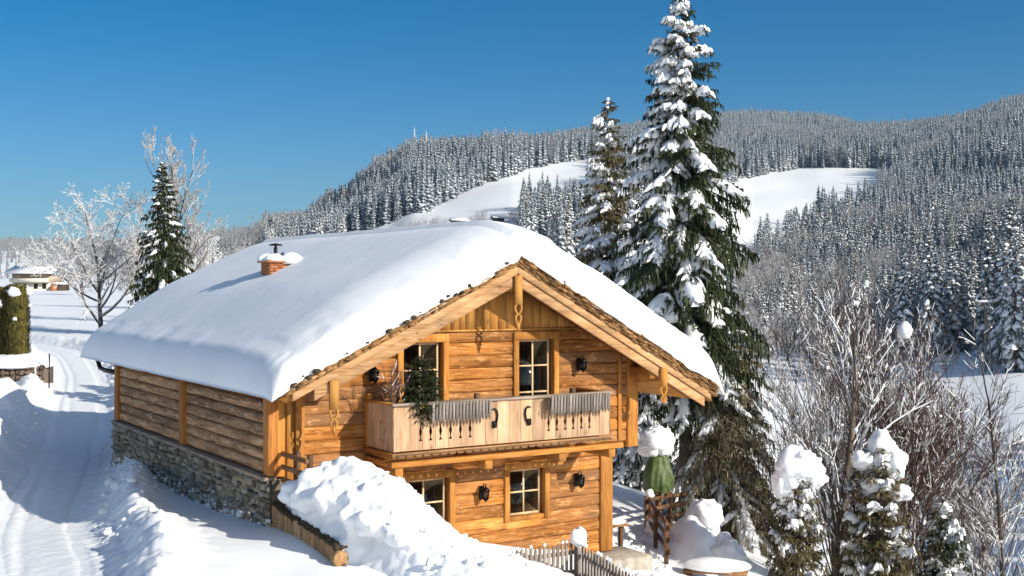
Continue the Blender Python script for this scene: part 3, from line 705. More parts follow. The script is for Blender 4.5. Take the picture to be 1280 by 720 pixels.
def baluster(x, z): return [(x + a, z + b) for a, b in PRO] + [(x - a, z + b) for a, b in PRO[::-1]]
bal = empty('balcony', (0, 0, 0)); bal.parent = house
fh = BZ1 - BZ0 - .13
holes = [baluster(2.50 - BX0 + .222 * i, .17) for i in range(6)] + [baluster(5.49 - BX0 + .208 * i, .17) for i in range(6)]
vs, fs = holed_panel(BX1 - BX0, fh, holes, .03)
mb = MB(); mb.add([(BX0 + a, BY + c + .015, BZ0 + .13 + b) for a, b, c in vs], fs, t=.5)
for xx in [.283 * k for k in range(7, 26)]: mb.box(xx - .0025, xx + .0025, BY - .0025, BY + .002, BZ0 + .16, BZ1 - .04, 1, .1)
mb.build('front_panel', [M['pale_z'], M['darkwood']], bal)
hs_ = [baluster(.38 + .17 * i, .17) for i in range(2)]
vs, fs = holed_panel(-BY, fh, hs_, .03)
mb = MB(); mb.add([(BX0 + .015 + c, BY + a, BZ0 + .13 + b) for a, b, c in vs], fs, t=.4); mb.build('side_panel', M['pale_z'], bal)
mb = MB(); mb.add([(BX1 - .015 + c, BY + a, BZ0 + .13 + b) for a, b, c in vs], fs, t=.4); mb.build('side_panel', M['pale_z'], bal)
mb = MB(); mb.box(BX0 - .03, BX1 + .03, BY - .07, BY + .09, BZ1 + .003, BZ1 + .055); mb.build('top_rail', M['grey_x'], bal, bevel=.008)
for x in (BX0, BX1 - .1):
    mb = MB(); mb.box(x - .03, x + .13, BY + .093, -.03, BZ1 + .005, BZ1 + .05); mb.build('top_rail', M['beam_y'], bal, bevel=.008)
mb = MB(); mb.box(BX0 - .02, BX0 + .1, -.14, -.03, BZ0 + .1, BZ1 + .16); mb.build('rail_post', M['post_z'], bal, bevel=.008)
for x in (3.86, 6.2): mb = MB(); mb.box(x - .05, x + .05, BY + .1, BY + .2, BZ0 + .1, BZ1 + .15); mb.build('rail_post', M['fence'], bal, bevel=.008)
mb = MB()                                        # saw-toothed trim board
def sawtooth(L):
    p = [(0, .105), (0, .02)]; n = int(L / .185)
    for i in range(n):
        a = L * i / n; w = L / n; p += [(a + w * .12, .012), (a + w * .30, .012), (a + w * .5, .072), (a + w * .70, .012), (a + w * .88, .012)]
    return p + [(L, .02), (L, .105)]
mb.prism(sawtooth(BX1 - BX0 + .06)[::-1], lambda a, b: (BX0 - .03 + a, BY - .055, BZ0 + b), lambda a, b: (BX0 - .03 + a, BY - .004, BZ0 + b))
mb.build('trim_board', M['pale_x'], bal)
mb = MB(); mb.prism(sawtooth(-BY), lambda a, b: (BX0 - .05, BY + a, BZ0 + b), lambda a, b: (BX0 - .004, BY + a, BZ0 + b)); mb.build('trim_board', M['beam_y'], bal)
mb = MB(); mb.box(BX0 + .02, BX1 - .01, BY + .32, .0, BZ0 - .02, BZ0 + .10); mb.build('floor', M['beam_x'], bal)
mb = MB(); mb.box(BX0 - .03, BX1 + .35, BY - .02, BY + .15, BZ0 - .18, BZ0 - .075); mb.build('beam', M['beam_x'], bal, bevel=.012)
mb = MB(); mb.box(BX0 - .03, BX0 + .14, BY + .16, .0, BZ0 - .18, BZ0 - .075); mb.build('beam', M['beam_y'], bal, bevel=.012)
for x in (2.05, 4.06, 5.86, 7.15): mb = MB(); mb.box(x - .09, x + .09, BY + .02, .0, BZ0 - .37, BZ0 - .185); mb.build('bracket', M['beam_y'], bal, bevel=.012)
for (x, s) in ((4.15, 1), (4.98, -1)):            # dark curved yokes hung on the boards
    mb = MB(); y = BY - .03
    mb.tube([(x - s * .06, y, 3.56), (x + s * .02, y, 3.585), (x + s * .07, y, 3.53), (x + s * .085, y, 3.44), (x + s * .07, y, 3.34), (x + s * .03, y, 3.25)], [.012, .018, .021, .021, .021, .017], 6)
    mb.box(x - .03, x + .055, y - .02, y + .02, 3.20, 3.33); mb.build('ornament', M['iron'], bal)
# --- lanterns
def lantern(x, z):
    m_ = MB(); y = -.22
    m_.box(x - .05, x + .05, -.075, -.03, z - .16, z + .12); m_.tube([(x, -.07, z + .02), (x, -.14, z + .17), (x, y, z + .17), (x, y, z + .12)], .012, 6)
    m_.lathe((x, y, z), [(.015, .13), (.04, .105), (.105, .06), (.10, .045), (.085, .04)], 6)
    m_.lathe((x, y, z), [(.06, -.145), (.065, -.13), (.03, -.17), (.005, -.2)], 6)
    for k in range(6):
        a = k * math.pi / 3; m_.bar((x + .082 * math.cos(a), y + .082 * math.sin(a), z + .045), (x + .058 * math.cos(a), y + .058 * math.sin(a), z - .135), .014, .014)
    l = m_.build('wall_lantern', M['iron'], house)
    g = MB(); g.lathe((x, y, z), [(.052, -.13), (.074, .04)], 6); g.build('lantern_glass', M['glass'], l)
for p in ((2.02, 4.30), (7.10, 4.32), (4.58, 1.70), (7.04, 1.76)): lantern(*p)
# --- chimney, downpipe, rail by the corner
CX, CY = 2.78, 7.1
mb = MB(); z = 5.2
while z < 6.60:                                   # brick courses
    off = .12 * (round(z / .075) % 2)
    for (ax, s) in (('x', -1), ('x', 1), ('y', -1), ('y', 1)):
        u = -.28 - off
        while u < .28:
            a, b = max(u, -.28), min(u + .235, .28)
            if b - a > .03:
                if ax == 'x': mb.box(CX + a + .004, CX + b - .004, CY + (-.29 if s < 0 else .20), CY + (-.20 if s < 0 else .29), z, z + .066)
                else: mb.box(CX + (-.285 if s < 0 else .195), CX + (-.195 if s < 0 else .285), CY + max(a, -.19) + .004, CY + min(b, .19) - .004, z, z + .066)
            u += .24
    z += .075
mb.box(CX - .27, CX + .27, CY - .27, CY + .27, 5.2, 6.58, t=.2)
ch = mb.build('chimney', M['brick'], house)
mb = MB(); mb.box(CX - .36, CX + .36, CY - .36, CY + .36, 6.615, 6.67); mb.build('chimney_cap', M['brick'], ch, bevel=.01)
mb = MB(); mb.lathe((CX, CY, 6.67), [(.05, 0), (.05, .33), (.03, .34), (.03, .40)], 8)
mb.lathe((CX, CY, 7.05), [(.17, 0), (.17, .03), (.03, .06)], 10)
mb.bar((CX - .02, CY - .02, 6.68), (CX + .16, CY - .10, 6.88), .03, .03); mb.bar((CX + .16, CY - .1, 6.88), (CX + .16, CY - .1, 6.73), .03, .03)
mb.build('cowl', M['iron'], ch)
mb = MB(); mb.tube([(-.10, 13.35, 4.06), (-.10, 13.35, 3.84), (-.09, 13.2, 3.70), (-.06, 12.8, 3.66), (.02, 11.38, 3.66)], .065, 10); mb.build('downpipe', M['gutter'], house, smooth=True)
mb = MB()
mb.tube([(XL - .12, YF + .05, 4.0), (XL - .12, YB, 4.0)], .045, 8); mb.build('eave_gutter', M['gutter'], house, smooth=True)
mb = MB(); mb.blob((.02, YF + .25, 4.16), (.22, .35, .16), 5, amp=.3); mb.build('gutter_guard', M['gutter'], house, smooth=True)
hm = Matrix.Translation((HC.x, HC.y, 0)) @ Matrix.Rotation(HROT, 4, 'Z')
def hplace(o, x=0, y=0, z=0):                    # a top-level thing set down in the house frame
    o.location = (*hw(x, y), z); o.rotation_euler = (0, 0, HROT); return o

# ------------------------------------------------------------------ snow on the roof
def roof_snow():
    def spaced(n, e): 
        t = np.linspace(0, 1, n); return t
    e0, e1 = XL - .32, XE + .30
    a = np.concatenate([e0 + .6 * (1 - np.cos(np.linspace(0, math.pi / 2, 18))), np.linspace(e0 + .6, e1 - .6, 120)[1:-1], e1 - .6 * (1 - np.cos(np.linspace(math.pi / 2, 0, 18)))])
    b = np.concatenate([.7 * (1 - np.cos(np.linspace(0, math.pi / 2, 20))), np.linspace(.7, 14.9 - .5, 150)[1:-1], 14.9 - .5 * (1 - np.cos(np.linspace(math.pi / 2, 0, 16)))]) / 14.9
    A, B = np.meshgrid(a, b, indexing='ij')
    yf = -1.00 + .11 * fbm(A * 1.1, A * 0, 3, 3) + .05 * fbm(A * 4, A * 0, 4, 2) + .05 * sstep(XR + .5, XR - .5, A)
    yb = 14.15 + .15 * fbm(A * .7, A * 0, 9, 2)
    Y = yf + B * (yb - yf); X = A + (.05 * fbm(Y * .8, Y * 0 + A * .1, 14, 3)) * (np.minimum(A - e0, e1 - A) < .7)
    dk = ZR - np.where(A < XR, SL * (XR - A), SR * (A - XR))
    sm = ZR + .02 - np.where(A < XR, SL, SR) * (np.sqrt((A - XR) ** 2 + .34 ** 2) - .0)
    base = dk + np.where(A < XR, .05, .16) + .05 * fbm(A * 2.2, Y * 2.2, 8, 3) * sstep(-.35, -.85, Y)
    dl = A - e0; dr = e1 - A; df = (Y - yf); db = yb - Y
    rnd = lambda d, w: np.sqrt(np.clip(1 - (1 - np.clip(d / w, 0, 1)) ** 2, 0, 1))
    T = .93 - .40 * np.clip(1 - df / 1.9, 0, 1) ** 2
    T = T + .20 * sstep(XR - .25, XR + .9, A) * (1 - .45 * sstep(XR + 2.5, XE, A))
    T = T * (.66 + .34 * sstep(0, 2.6, dl))
    T = T * rnd(dl, .38) * rnd(dr, .70) * rnd(df, .34) * rnd(db, .6)
    T = T + .03 * fbm(A * .3, Y * .3, 2, 2) * np.clip(T / .4, 0, 1) + .006 * fbm(A * 3, Y * 3, 6, 3) * np.clip(T / .4, 0, 1)
    T = T + .05 * np.exp(-(((A - .6) / .8) ** 2 + ((Y + .4) / .7) ** 2)) * np.abs(fbm(A * 3, Y * 3, 33, 3)) * np.clip(T / .3, 0, 1)
    T = T + .008 * fbm(A * 2.2, Y * 2.2, 16, 2) * np.clip(T / .3, 0, 1) * np.exp(-np.minimum(np.minimum(dl, df), dr) / .5)
    top = base + T + (sm - dk) * np.clip(T / .2, 0, 1)
    # hollow around the chimney
    dc = np.hypot((A - CX) / 1.0, (Y - CY) / 1.0); top = top - .03 * np.exp(-(dc / .6) ** 2)
    droop = .03 * np.clip(1 - dl / .3, 0, 1) + .12 * np.clip(1 - dr / .3, 0, 1) + (.02 + .07 * fbm(A * 1.7, A * 0, 22, 3)) * np.clip(1 - df / .22, 0, 1)
    base = base - droop * .7; top = top - droop * .7
    bot = np.minimum(base, top)
    n, m = A.shape
    co = np.concatenate([np.stack([X, Y, top], -1).reshape(-1, 3), np.stack([X, Y, bot], -1).reshape(-1, 3)])
    i = np.arange(n * m).reshape(n, m); q = np.stack([i[:-1, :-1], i[1:, :-1], i[1:, 1:], i[:-1, 1:]], -1).reshape(-1, 4)
    q2 = q[:, ::-1] + n * m
    rim = np.concatenate([i[:, 0], i[-1, 1:], i[::-1, -1][1:], i[0, ::-1][1:]])
    qs = np.stack([rim[:-1], rim[:-1] + n * m, rim[1:] + n * m, rim[1:]], -1)
    me = bpy.data.meshes.new('roof_snow'); me.from_pydata([tuple(c) for c in co], [], [tuple(f) for f in np.concatenate([q, q2, qs])])
    me.polygons.foreach_set('use_smooth', np.ones(len(me.polygons), bool)); me.materials.append(M['snow_soft']); me.update(); me.validate()
    o = bpy.data.objects.new('roof_snow', me); COL.objects.link(o)
    tag(hplace(o), 'thick smooth blanket of snow covering the whole chalet roof', 'snow blanket', kind='thing')
roof_snow()
mb = MB()
mb.blob((-.16, .16, .02), (.28, .26, .16), 3, flat=-.2); mb.blob((.34, -.20, .0), (.30, .26, .21), 4, flat=-.4); mb.blob((-.12, -.2, .02), (.24, .2, .15), 8, flat=-.2)
o = mb.build('snow_lump', M['snow'], smooth=True); tag(hplace(o, CX, CY, 6.67), 'small lumpy snow cap on top of the brick chimney', 'snow cap', kind='thing')
# ------------------------------------------------------------------ trees
def spruce(seed, H, Rad, whorls, per, twig, snow, bias=0, low=.04, droop=.35, open_=0.0, tri_w=.05, hang=1.0, spread=.62, tip_up=.06, expo=.62, fing=3, sprays=2):
    """returns (trunk, needles, snow) builders of a spruce: whorls of drooping branches, hanging twigs, pads of snow"""
    rnd = random.Random(seed); U = rnd.uniform
    tr, nd, sn = MB(), MB(), MB()
    lean = (U(-.015, .015) * H, U(-.015, .015) * H)
    ax = lambda z: Vector((lean[0] * (z / H) ** 2, lean[1] * (z / H) ** 2, z))
    rb = H * .011 + .03
    n = 10; tr.tube([ax(H * i / n) for i in range(n + 1)], [rb * (1 - i / n) ** .8 + .012 for i in range(n + 1)], 8)
    near = twig < .3
    def pad(cf, sd, t0, t1, wd, thk, ns):
        ph = rnd.random() * 50; vs = []; fs = []
        for i in range(ns + 1):
            t = t0 + (t1 - t0) * i / ns; g = math.sin(math.pi * (.10 + .86 * i / ns)) ** .55
            q = cf(t) + Vector((0, 0, .015)); nz = 1 + .5 * mnoise.noise(Vector((i * .9, ph, 1))); n2 = 1 + .5 * mnoise.noise(Vector((i * .9, ph, 9)))
            w1 = wd * g * nz; w2 = wd * g * n2; dr = -.35 * wd * g - .03
            vs += [q + sd * w1 + Vector((0, 0, dr * nz)), q + sd * w1 * .6 + Vector((0, 0, thk * g * .75)), q + Vector((0, 0, thk * g * 1.2 * nz)), q - sd * w2 * .6 + Vector((0, 0, thk * g * .75)), q - sd * w2 + Vector((0, 0, dr * n2))]
        for i in range(ns):
            for j in range(4): fs.append((i * 5 + j, (i + 1) * 5 + j, (i + 1) * 5 + j + 1, i * 5 + j + 1))
            fs.append((i * 5 + 4, (i + 1) * 5 + 4, (i + 1) * 5, i * 5))
        e = ns * 5; fs.append((e, e + 1, e + 2, e + 3, e + 4)); fs.append((4, 3, 2, 1, 0))
        sn.add(vs, fs)
    for w in range(whorls):
        f = low + (1 - low) * (w / whorls) ** .95
        z0 = f * H
        for p in range(per if f < .88 else max(4, per - 3)):
            az = 2 * math.pi * p / per + U(-.5, .5) + w * 2.4
            zz = z0 + U(-.6, .6) * H / whorls
            fr = min(max(zz / H, 0), .992)
            L = (Rad * (1 - fr) ** expo * U(.70, 1.12) + .05) * min(1, .40 + max(0, fr - low) / .14 * .60)
            if rnd.random() < open_: L *= U(.45, .75)
            o = ax(zz); d = Vector((math.cos(az), math.sin(az), 0)); sd = Vector((-d.y, d.x, 0))
            a0 = -droop * .55 * (1 - fr) ** .6 + .75 * max(0, fr - .6) + U(-.12, .10); b0 = -droop * .75 * (1 - fr) ** .7 + U(-.08, .04)
            c = lambda t: o + d * (L * t) + Vector((0, 0, L * (a0 * t + b0 * t * t + tip_up * t ** 4)))
            bt = U(0, .35)
            steps = max(3, int(L / twig))
            if near: tr.tube([c(0), c(.5), c(.97)], [.012 + L * .010, .01 + L * .005, .006], 4, cap=False)
            laden = rnd.random() < snow + bias * (-d.x * .8 - d.y * .35)
            for i in range(1, steps + 1):
                t = i / steps; q = c(t)
                for s in (-1, 1):
                    l = L * .42 * (1 - t * .70) * U(.7, 1.25) + .09
                    k = (d * U(.35, .75) + sd * s * U(.55, 1.0) + Vector((0, 0, U(-.55, -.02)))).normalized()
                    e = q + k * l
                    wv = k.cross(Vector((0, 0, 1))).normalized() * tri_w * U(.8, 1.4)
                    m = q + k * l * .5 + Vector((0, 0, -.02))
                    tn = min(1, max(0, bt + U(0, .65)))
                    nd.add([q - wv * .5, q + wv * .5, m + wv * 1.1, e, m - wv * 1.1], [(0, 1, 2, 3, 4)], 0, tn)
                    for h_ in range(sprays):
                        u = U(.15, 1); b = q + k * l * u; hl = hang * U(.10, .32) * (.5 + (1 - fr)) * min(1.2, .4 + L * .4)
                        x = Vector((U(-1, 1), U(-1, 1), U(-.3, .3))).normalized() * tri_w * U(.6, 1.2)
                        j = Vector((U(-.08, .08), U(-.08, .08), 0)) + k * U(0, .1)
                        nd.add([b - x, b + x, b + x * .8 + j * .5 + Vector((0, 0, -hl * .6)), b + j + Vector((0, 0, -hl)), b - x * .8 + j * .5 + Vector((0, 0, -hl * .5))], [(0, 1, 2, 3, 4)], 0, min(1, max(0, bt + U(0, .65))))
                    if laden and near and rnd.random() < fing / max(3, steps):
                        ll = l * U(.75, 1.05); kk = k.copy(); pd = Vector((-kk.y, kk.x, 0)).normalized()
                        pad(lambda t_: q + kk * (ll * t_) + Vector((0, 0, -.25 * ll * t_ * t_)), pd, .05, 1.05, (.045 + .05 * ll) * U(.7, 1.3) * spread / .62, U(.05, .10), 4)
            nd.add([c(.85) - sd * tri_w, c(.85) + sd * tri_w, c(1) + d * .12 + Vector((0, 0, U(-.08, .02)))], [(0, 1, 2)], 0, .5)
            if laden:
                pad(c, sd, U(.25, .6), U(.93, 1.07), (L * .11 + .05) * U(.6, 1.3) * spread / .62, U(.09, .19) * min(1.3, .5 + .35 * L), 7 if near else 4)
    tip = ax(H)
    nd.add([tip + Vector((-.03, 0, -.35)), tip + Vector((.03, 0, -.35)), tip + Vector((0, 0, .12))], [(0, 1, 2)], 0, .5)
    for i in range(3): sn.blob(tip + Vector((U(-.04, .04), U(-.04, .04), -.05 - .16 * i)), (.07 + .02 * i, .07 + .02 * i, .07), seed + i, 7, 5)
    return tr, nd, sn
def near_spruce(name, x, y, seed, H, Rad, label, cat='spruce', group=None, rz=0, needle='needle', sink=.15, **k):
    root = empty(name, (x, y, gz(x, y) - sink), rz, label, cat, group)
    tr, nd, sn = spruce(seed, H, Rad, **k)
    tr.build('trunk', M['bark'], root, smooth=True); nd.build('crown', M[needle], root); sn.build('snow_load', M['snow_tree'], root, smooth=True)['kind'] = 'stuff'
    return root

def bare(seed, H, spread, levels=5, n0=1, r0=.14, up=.55, snow=.8, stem=.22, kids=(3, 5), mn=.006, wig=.18, frost=1.0, sides=4, ratio=(.42, .72), straight=0, kids0=None, ratio0=None, clump=.025, rmin=0, kr=(.45, .68)):
    """returns (trunk, twigs, snow) of a leafless tree grown by branching"""
    rnd = random.Random(seed); U = rnd.uniform
    tr, tw, sn = MB(), MB(), MB()
    def seg(mb, pts, rad, n): mb.tube(pts, rad, n, 0, rnd.random(), cap=False)
    def grow(p, d, L, r, lev):
        k = 5 if lev < 2 else 3 if lev < levels - 1 else 2
        pts = [p]; q = p; dd = d.copy()
        for i in range(k):
            dd = (dd + Vector((U(-1, 1), U(-1, 1), U(-.5, .9))) * wig * (1 if lev else .5) + Vector((0, 0, .06 * up))).normalized()
            q = q + dd * (L / k); pts.append(q)
        r1 = r * (.45 if lev < levels else .3)
        rad = [max(rmin, r + (r1 - r) * i / k) for i in range(k + 1)]
        seg(tr if lev < 2 else tw, pts, rad, 7 if lev == 0 else sides if lev < 3 else 3)
        if rnd.random() < snow and lev > 0:
            vs = []; hz = 0; sp = []; sr = []
            for a, b, rr in zip(pts[:-1], pts[1:], rad):
                hz = math.hypot(b.x - a.x, b.y - a.y) / max(1e-6, (b - a).length)
                sp.append(a + Vector((0, 0, rr * .9 + .006 * frost))); sr.append((rr * .75 + .012 * frost) * (.42 + .58 * hz))
            sp.append(pts[-1] + Vector((0, 0, .006))); sr.append(.006 * frost)
            seg(sn, sp, sr, 4)
            if rnd.random() < clump: sn.blob(pts[rnd.randrange(1, k + 1)] + Vector((0, 0, .03)), (U(.04, .09) * frost,) * 2 + (U(.03, .07) * frost,), seed + len(sn.f), 6, 4)
        if lev < levels and r > mn:
            nk = rnd.randint(*kids) + (2 if lev == 0 else 0) if lev or not kids0 else kids0
            for j in range(nk):
                t = U(.32 if lev else stem, 1.0) if j else 1.0
                i = min(int(t * k), k - 1); b = pts[i].lerp(pts[i + 1], t * k - i)
                dirb = (pts[i + 1] - pts[i]).normalized(); o = dirb.orthogonal(); o.rotate(Matrix.Rotation(U(0, 2 * math.pi), 3, dirb))
                ang = U(.3, .8) * spread if j else U(.05, .3)
                nd = (dirb * math.cos(ang) + o * math.sin(ang) + Vector((0, 0, up * .35))).normalized()
                grow(b, nd, L * U(*(ratio0 if ratio0 and lev == 0 else ratio)) * (1 - .25 * t * (lev > 0)), rad[i] * (U(*kr) if lev == 0 else U(.45, .68)) if j else r1 * .95, lev + 1)
    for i in range(n0):
        a = U(0, 6.28); s = .10 if n0 == 1 else U(.05, .42) * spread
        grow(Vector((U(-.12, .12), U(-.12, .12), -.1)) * (n0 > 1) + Vector((0, 0, -.05)), Vector((math.cos(a) * s, math.sin(a) * s, 1)).normalized(), H * (.55 if n0 == 1 else U(.38, .62)), r0 * (1 if n0 == 1 else U(.6, 1)), 0 if n0 == 1 else (1 if not straight else 1))
    mx = max(v[2] for m_ in (tr, tw) for v in m_.v); q = H / mx; qs = 1.0
    for m_ in (tr, tw, sn): m_.v = [(x * q, y * q, z * q) for x, y, z in m_.v]
    return tr, tw, sn
def near_bare(name, x, y, seed, H, spread, label, cat='bare tree', group=None, rz=0, twig='twig', z=None, part='trunk', **k):
    root = empty(name, (x, y, (gz(x, y) if z is None else z)), rz, label, cat, group)
    tr, tw, sn = bare(seed, H, spread, **k)
    if tr.v: tr.build('trunk' if k.get('n0', 1) == 1 else 'stems', M['bark'], root, smooth=True)
    tw.build('crown', M[twig], root)
    if sn.v: sn.build('snow_load', M['snow_tree'], root, smooth=True)['kind'] = 'stuff'
    return root
def copy_tree(o, loc, rz, sc=1, label=None):
    c = o.copy(); COL.objects.link(c); c.location = loc; c.rotation_euler = (0, 0, rz); c.scale = (sc, sc, sc)
    for ch in o.children:
        d = ch.copy(); COL.objects.link(d); d.parent = c
    if label: c['label'] = label
    return c

# the big spruces right of the chalet
x, y, z = wpx(857, 35.5)
near_spruce('spruce_tree', x, y, 3, 15.65, 3.15, 'tallest spruce right of the chalet with heavy snow tongues on its drooping branches', whorls=54, per=8, twig=.15, snow=.42, bias=.32, low=.25, droop=.8, open_=.46, tri_w=.026, hang=1.15, fing=4, sprays=6, spread=.72)
x, y, z = wpx(763, 45)
near_spruce('spruce_tree', x, y, 8, 14.4, 2.35, 'second tallest spruce rising straight behind the right roof slope', whorls=56, per=7, twig=.16, snow=.38, bias=.35, low=.10, droop=.7, open_=.3, tri_w=.032, needle='needle_brown', fing=4, sprays=4)
x, y, z = wpx(797, 43.5)
near_spruce('spruce_tree', x, y, 14, 10.6, 1.7, 'short snow laden spruce squeezed between the two tall spruces', whorls=46, per=7, twig=.18, snow=.85, bias=.2, low=.10, droop=.85, open_=.15, tri_w=.034, spread=.85, fing=5, sprays=4)
x, y, z = wpx(905, 35.5)
near_spruce('spruce_tree', x, y, 21, 6.4, 2.5, 'low olive spruce with drooping branches beside the fence and snow drift', whorls=26, per=7, twig=.12, snow=.34, bias=.1, low=.05, droop=1.1, open_=.25, tri_w=.017, hang=1.0, sprays=5, needle='needle_frost', spread=.42, expo=.45)
# left side
x, y, z = wpx(207, 88)
near_spruce('spruce_tree', x, y, 31, 12.9, 3.1, 'lone dark spruce behind the left end of the chalet roof', whorls=44, per=8, twig=.31, snow=.36, bias=.25, spread=.5, low=.05, droop=.5, open_=.25, tri_w=.06, hang=1.2, expo=.75, sprays=4)
T6 = dict(levels=5, kids=(4, 6), mn=.003, sides=3, clump=.004, rmin=.012)
x, y, z = wpx(126, 92)
near_bare('bare_tree', x, y, 5, 11.6, 1.35, 'broad bare tree with white frosted boughs left of the chalet roof', r0=.26, snow=.55, stem=.12, frost=.85, up=.25, ratio=(.40, .66), ratio0=(.65, 1.05), kids0=17, twig='frost_near', **T6)
x, y, z = wpx(222, 112)
near_bare('bare_tree', x, y, 9, 18.5, .85, 'tall slender bare tree standing behind the lone dark spruce', r0=.18, snow=.2, stem=.15, frost=.8, up=.9, ratio=(.32, .55), ratio0=(.28, .55), kids0=34, twig='frost_near', **T6)
x, y, z = wpx(272, 120)
near_bare('bare_tree', x, y, 12, 10, .9, 'small thin bare tree between dark spruce and chimney', levels=4, r0=.15, snow=.7, kids=(4, 6), frost=1.6, up=.7, stem=.15, kids0=14)
x, y, z = wpx(338, 105)
near_bare('bare_tree', x, y, 17, 9.6, 1.3, 'wide snow laden bare tree just behind the chimney', r0=.2, snow=.75, stem=.1, frost=1.0, up=.15, ratio=(.40, .64), ratio0=(.7, 1.1), kids0=16, twig='frost_near', **T6)
for i, (px, d, H, sd, lab) in enumerate([(172, 150, 11, 41, 'frosted bare tree behind the broad bare tree, nearest the dark spruce'), (300, 160, 10, 42, 'frosted bare tree between the thin tree and the snow laden tree'), (362, 170, 11, 43, 'frosted bare tree at the foot of the wooded hill behind the ridge'), (246, 150, 9, 44, 'low frosted bare tree right of the dark spruce'), (104, 230, 8, 45, 'small frosted bare tree beside the distant farmhouse')]):
    x, y, z = wpx(px, d); near_bare('bare_tree', x, y, sd, H, 1.15, lab, levels=4, r0=.18, snow=.3, kids=(5, 7), frost=1.5, up=.4, twig='frost_near', stem=.12, kids0=14, ratio0=(.5, .9), rmin=.02)

# the thicket at the lower right
def thicket(px, d, seed, H, n0, label, red=False, twig_='twig', **k):
    x, y, z = wpx(px, d)
    kw = dict(levels=4, r0=.04, snow=.12, kids=(5, 8), frost=.7, up=1.05, mn=.0016, wig=.14, ratio=(.30, .58), sides=3, rmin=.006, clump=.03); kw.update(k)
    return near_bare('bare_shrub', x, y, seed, H, 1.1, label, 'bare shrub', twig='twig_red' if red else twig_, n0=n0, **kw)
thicket(1048, 35, 61, 8.6, 9, 'many stemmed frosted shrub behind the round snow capped conifer', twig_='frost_near', snow=.2)
thicket(1075, 37, 62, 10.5, 14, 'tall bare shrub in the middle of the thicket')
thicket(1115, 33, 63, 8.3, 16, 'reddish bare shrub with upright whips and a snow ball on top', red=True)
thicket(1150, 38, 64, 9.0, 12, 'bare reddish shrub at the right edge of the thicket', red=True)
thicket(1012, 44, 65, 8.5, 5, 'thin bare shrub at the left edge of the thicket', kids=(4, 6))
thicket(1205, 40, 66, 8.0, 12, 'frosted bare shrub between thicket and slender tree', snow=.35)
thicket(1228, 39, 69, 7.0, 8, 'pale frosted shrub beside the slender tree', snow=.3, twig_='frost_near')
thicket(1125, 46, 67, 11, 12, 'frosted shrub rising behind the thicket', snow=.3, twig_='frost_near')
thicket(1050, 50, 68, 12, 12, 'frosted bare shrub standing farthest back in the thicket', snow=.3, twig_='frost_near')
x, y, z = wpx(1256, 36)
near_bare('bare_tree', x, y, 71, 10.0, 1.0, 'slender dark stemmed bare tree near the right picture edge', levels=4, r0=.055, snow=.4, stem=.06, kids=(5, 8), kids0=60, frost=.6, clump=.01, up=-.05, wig=.15, ratio=(.25, .5), ratio0=(.12, .30), sides=3, kr=(.16, .34), rmin=.005)
x, y, z = wpx(1046, 31)
near_bare('bare_tree', x, y, 72, 8.4, .8, 'snow streaked leaning bare tree in front of the thicket', levels=4, r0=.10, snow=.3, stem=.06, kids=(5, 7), kids0=34, frost=1.0, up=.6, ratio=(.25, .5), ratio0=(.16, .42), sides=3, kr=(.22, .45), rmin=.005)
# snow capped young conifers in front of it
def capped(px, d, H, Rad, seed, label, caps, needle='needle_brown'):
    x, y, z = wpx(px, d)
    r = near_spruce('young_conifer', x, y, seed, H, Rad, label, 'young conifer', whorls=16, per=8, twig=.10, snow=.25, low=.1, droop=.15, tri_w=.016, needle=needle, tip_up=.3, sprays=5, hang=.7)
    sn = MB()
    for (cx, cz, a, b) in caps: sn.blob((cx, 0, H + cz), (a, a * .9, b), seed + cx * 3 + b, 22, 14, amp=.42)
    sn.build('snow_cap', M['snow'], r, smooth=True); return r
capped(998, 28, 3.4, .85, 81, 'young conifer under one big round hat of snow', [(0, 0, .52, .36), (.18, -.12, .42, .34), (-.34, -.45, .26, .52), (.40, -.34, .24, .26), (-.12, -.25, .4, .3)])
capped(1098, 30, 4.6, 1.2, 82, 'bushy young conifer under a broken pillow of snow in the thicket', [(.05, -.05, .30, .34), (-.38, -.5, .30, .24), (.42, -.55, .30, .40), (-.1, -1.1, .3, .18), (.55, -1.3, .28, .2), (.1, -.5, .25, .3)])
capped(1178, 33, 3.6, 1.2, 83, 'dark young conifer with scattered snow right of the thicket', [(.05, -.1, .22, .14)], 'needle')
x, y, z = wpx(1128, 33.3)
# snowball caught in the thicket top
o = MB(); o.blob((0, 0, 0), (.19, .17, .24), 4, 12, 9); o = o.build('snow_clump', M['snow'], smooth=True); o.location = (x, y - .2, CAMZ - (413 - 354) / F * 33); tag(o, 'white ball of snow caught on the thicket whips', 'snow clump', kind='thing')

# off to the right, outside the picture: young trees that shade the yard, as the striped shadows there tell
for i, (X, Y, H, Rd) in enumerate([(13.8, 21.5, 6.5, 1.3), (16.5, 26.0, 8, 1.5), (18.5, 22.5, 8.5, 1.6)]):
    near_spruce('spruce_tree', X, Y, 90 + i, H, Rd, ['spruce', 'larger spruce', 'largest spruce'][i] + ' outside the frame that shades the yard beside the chalet', group=None, whorls=18, per=6, twig=.34, snow=.5, low=.06, tri_w=.12)
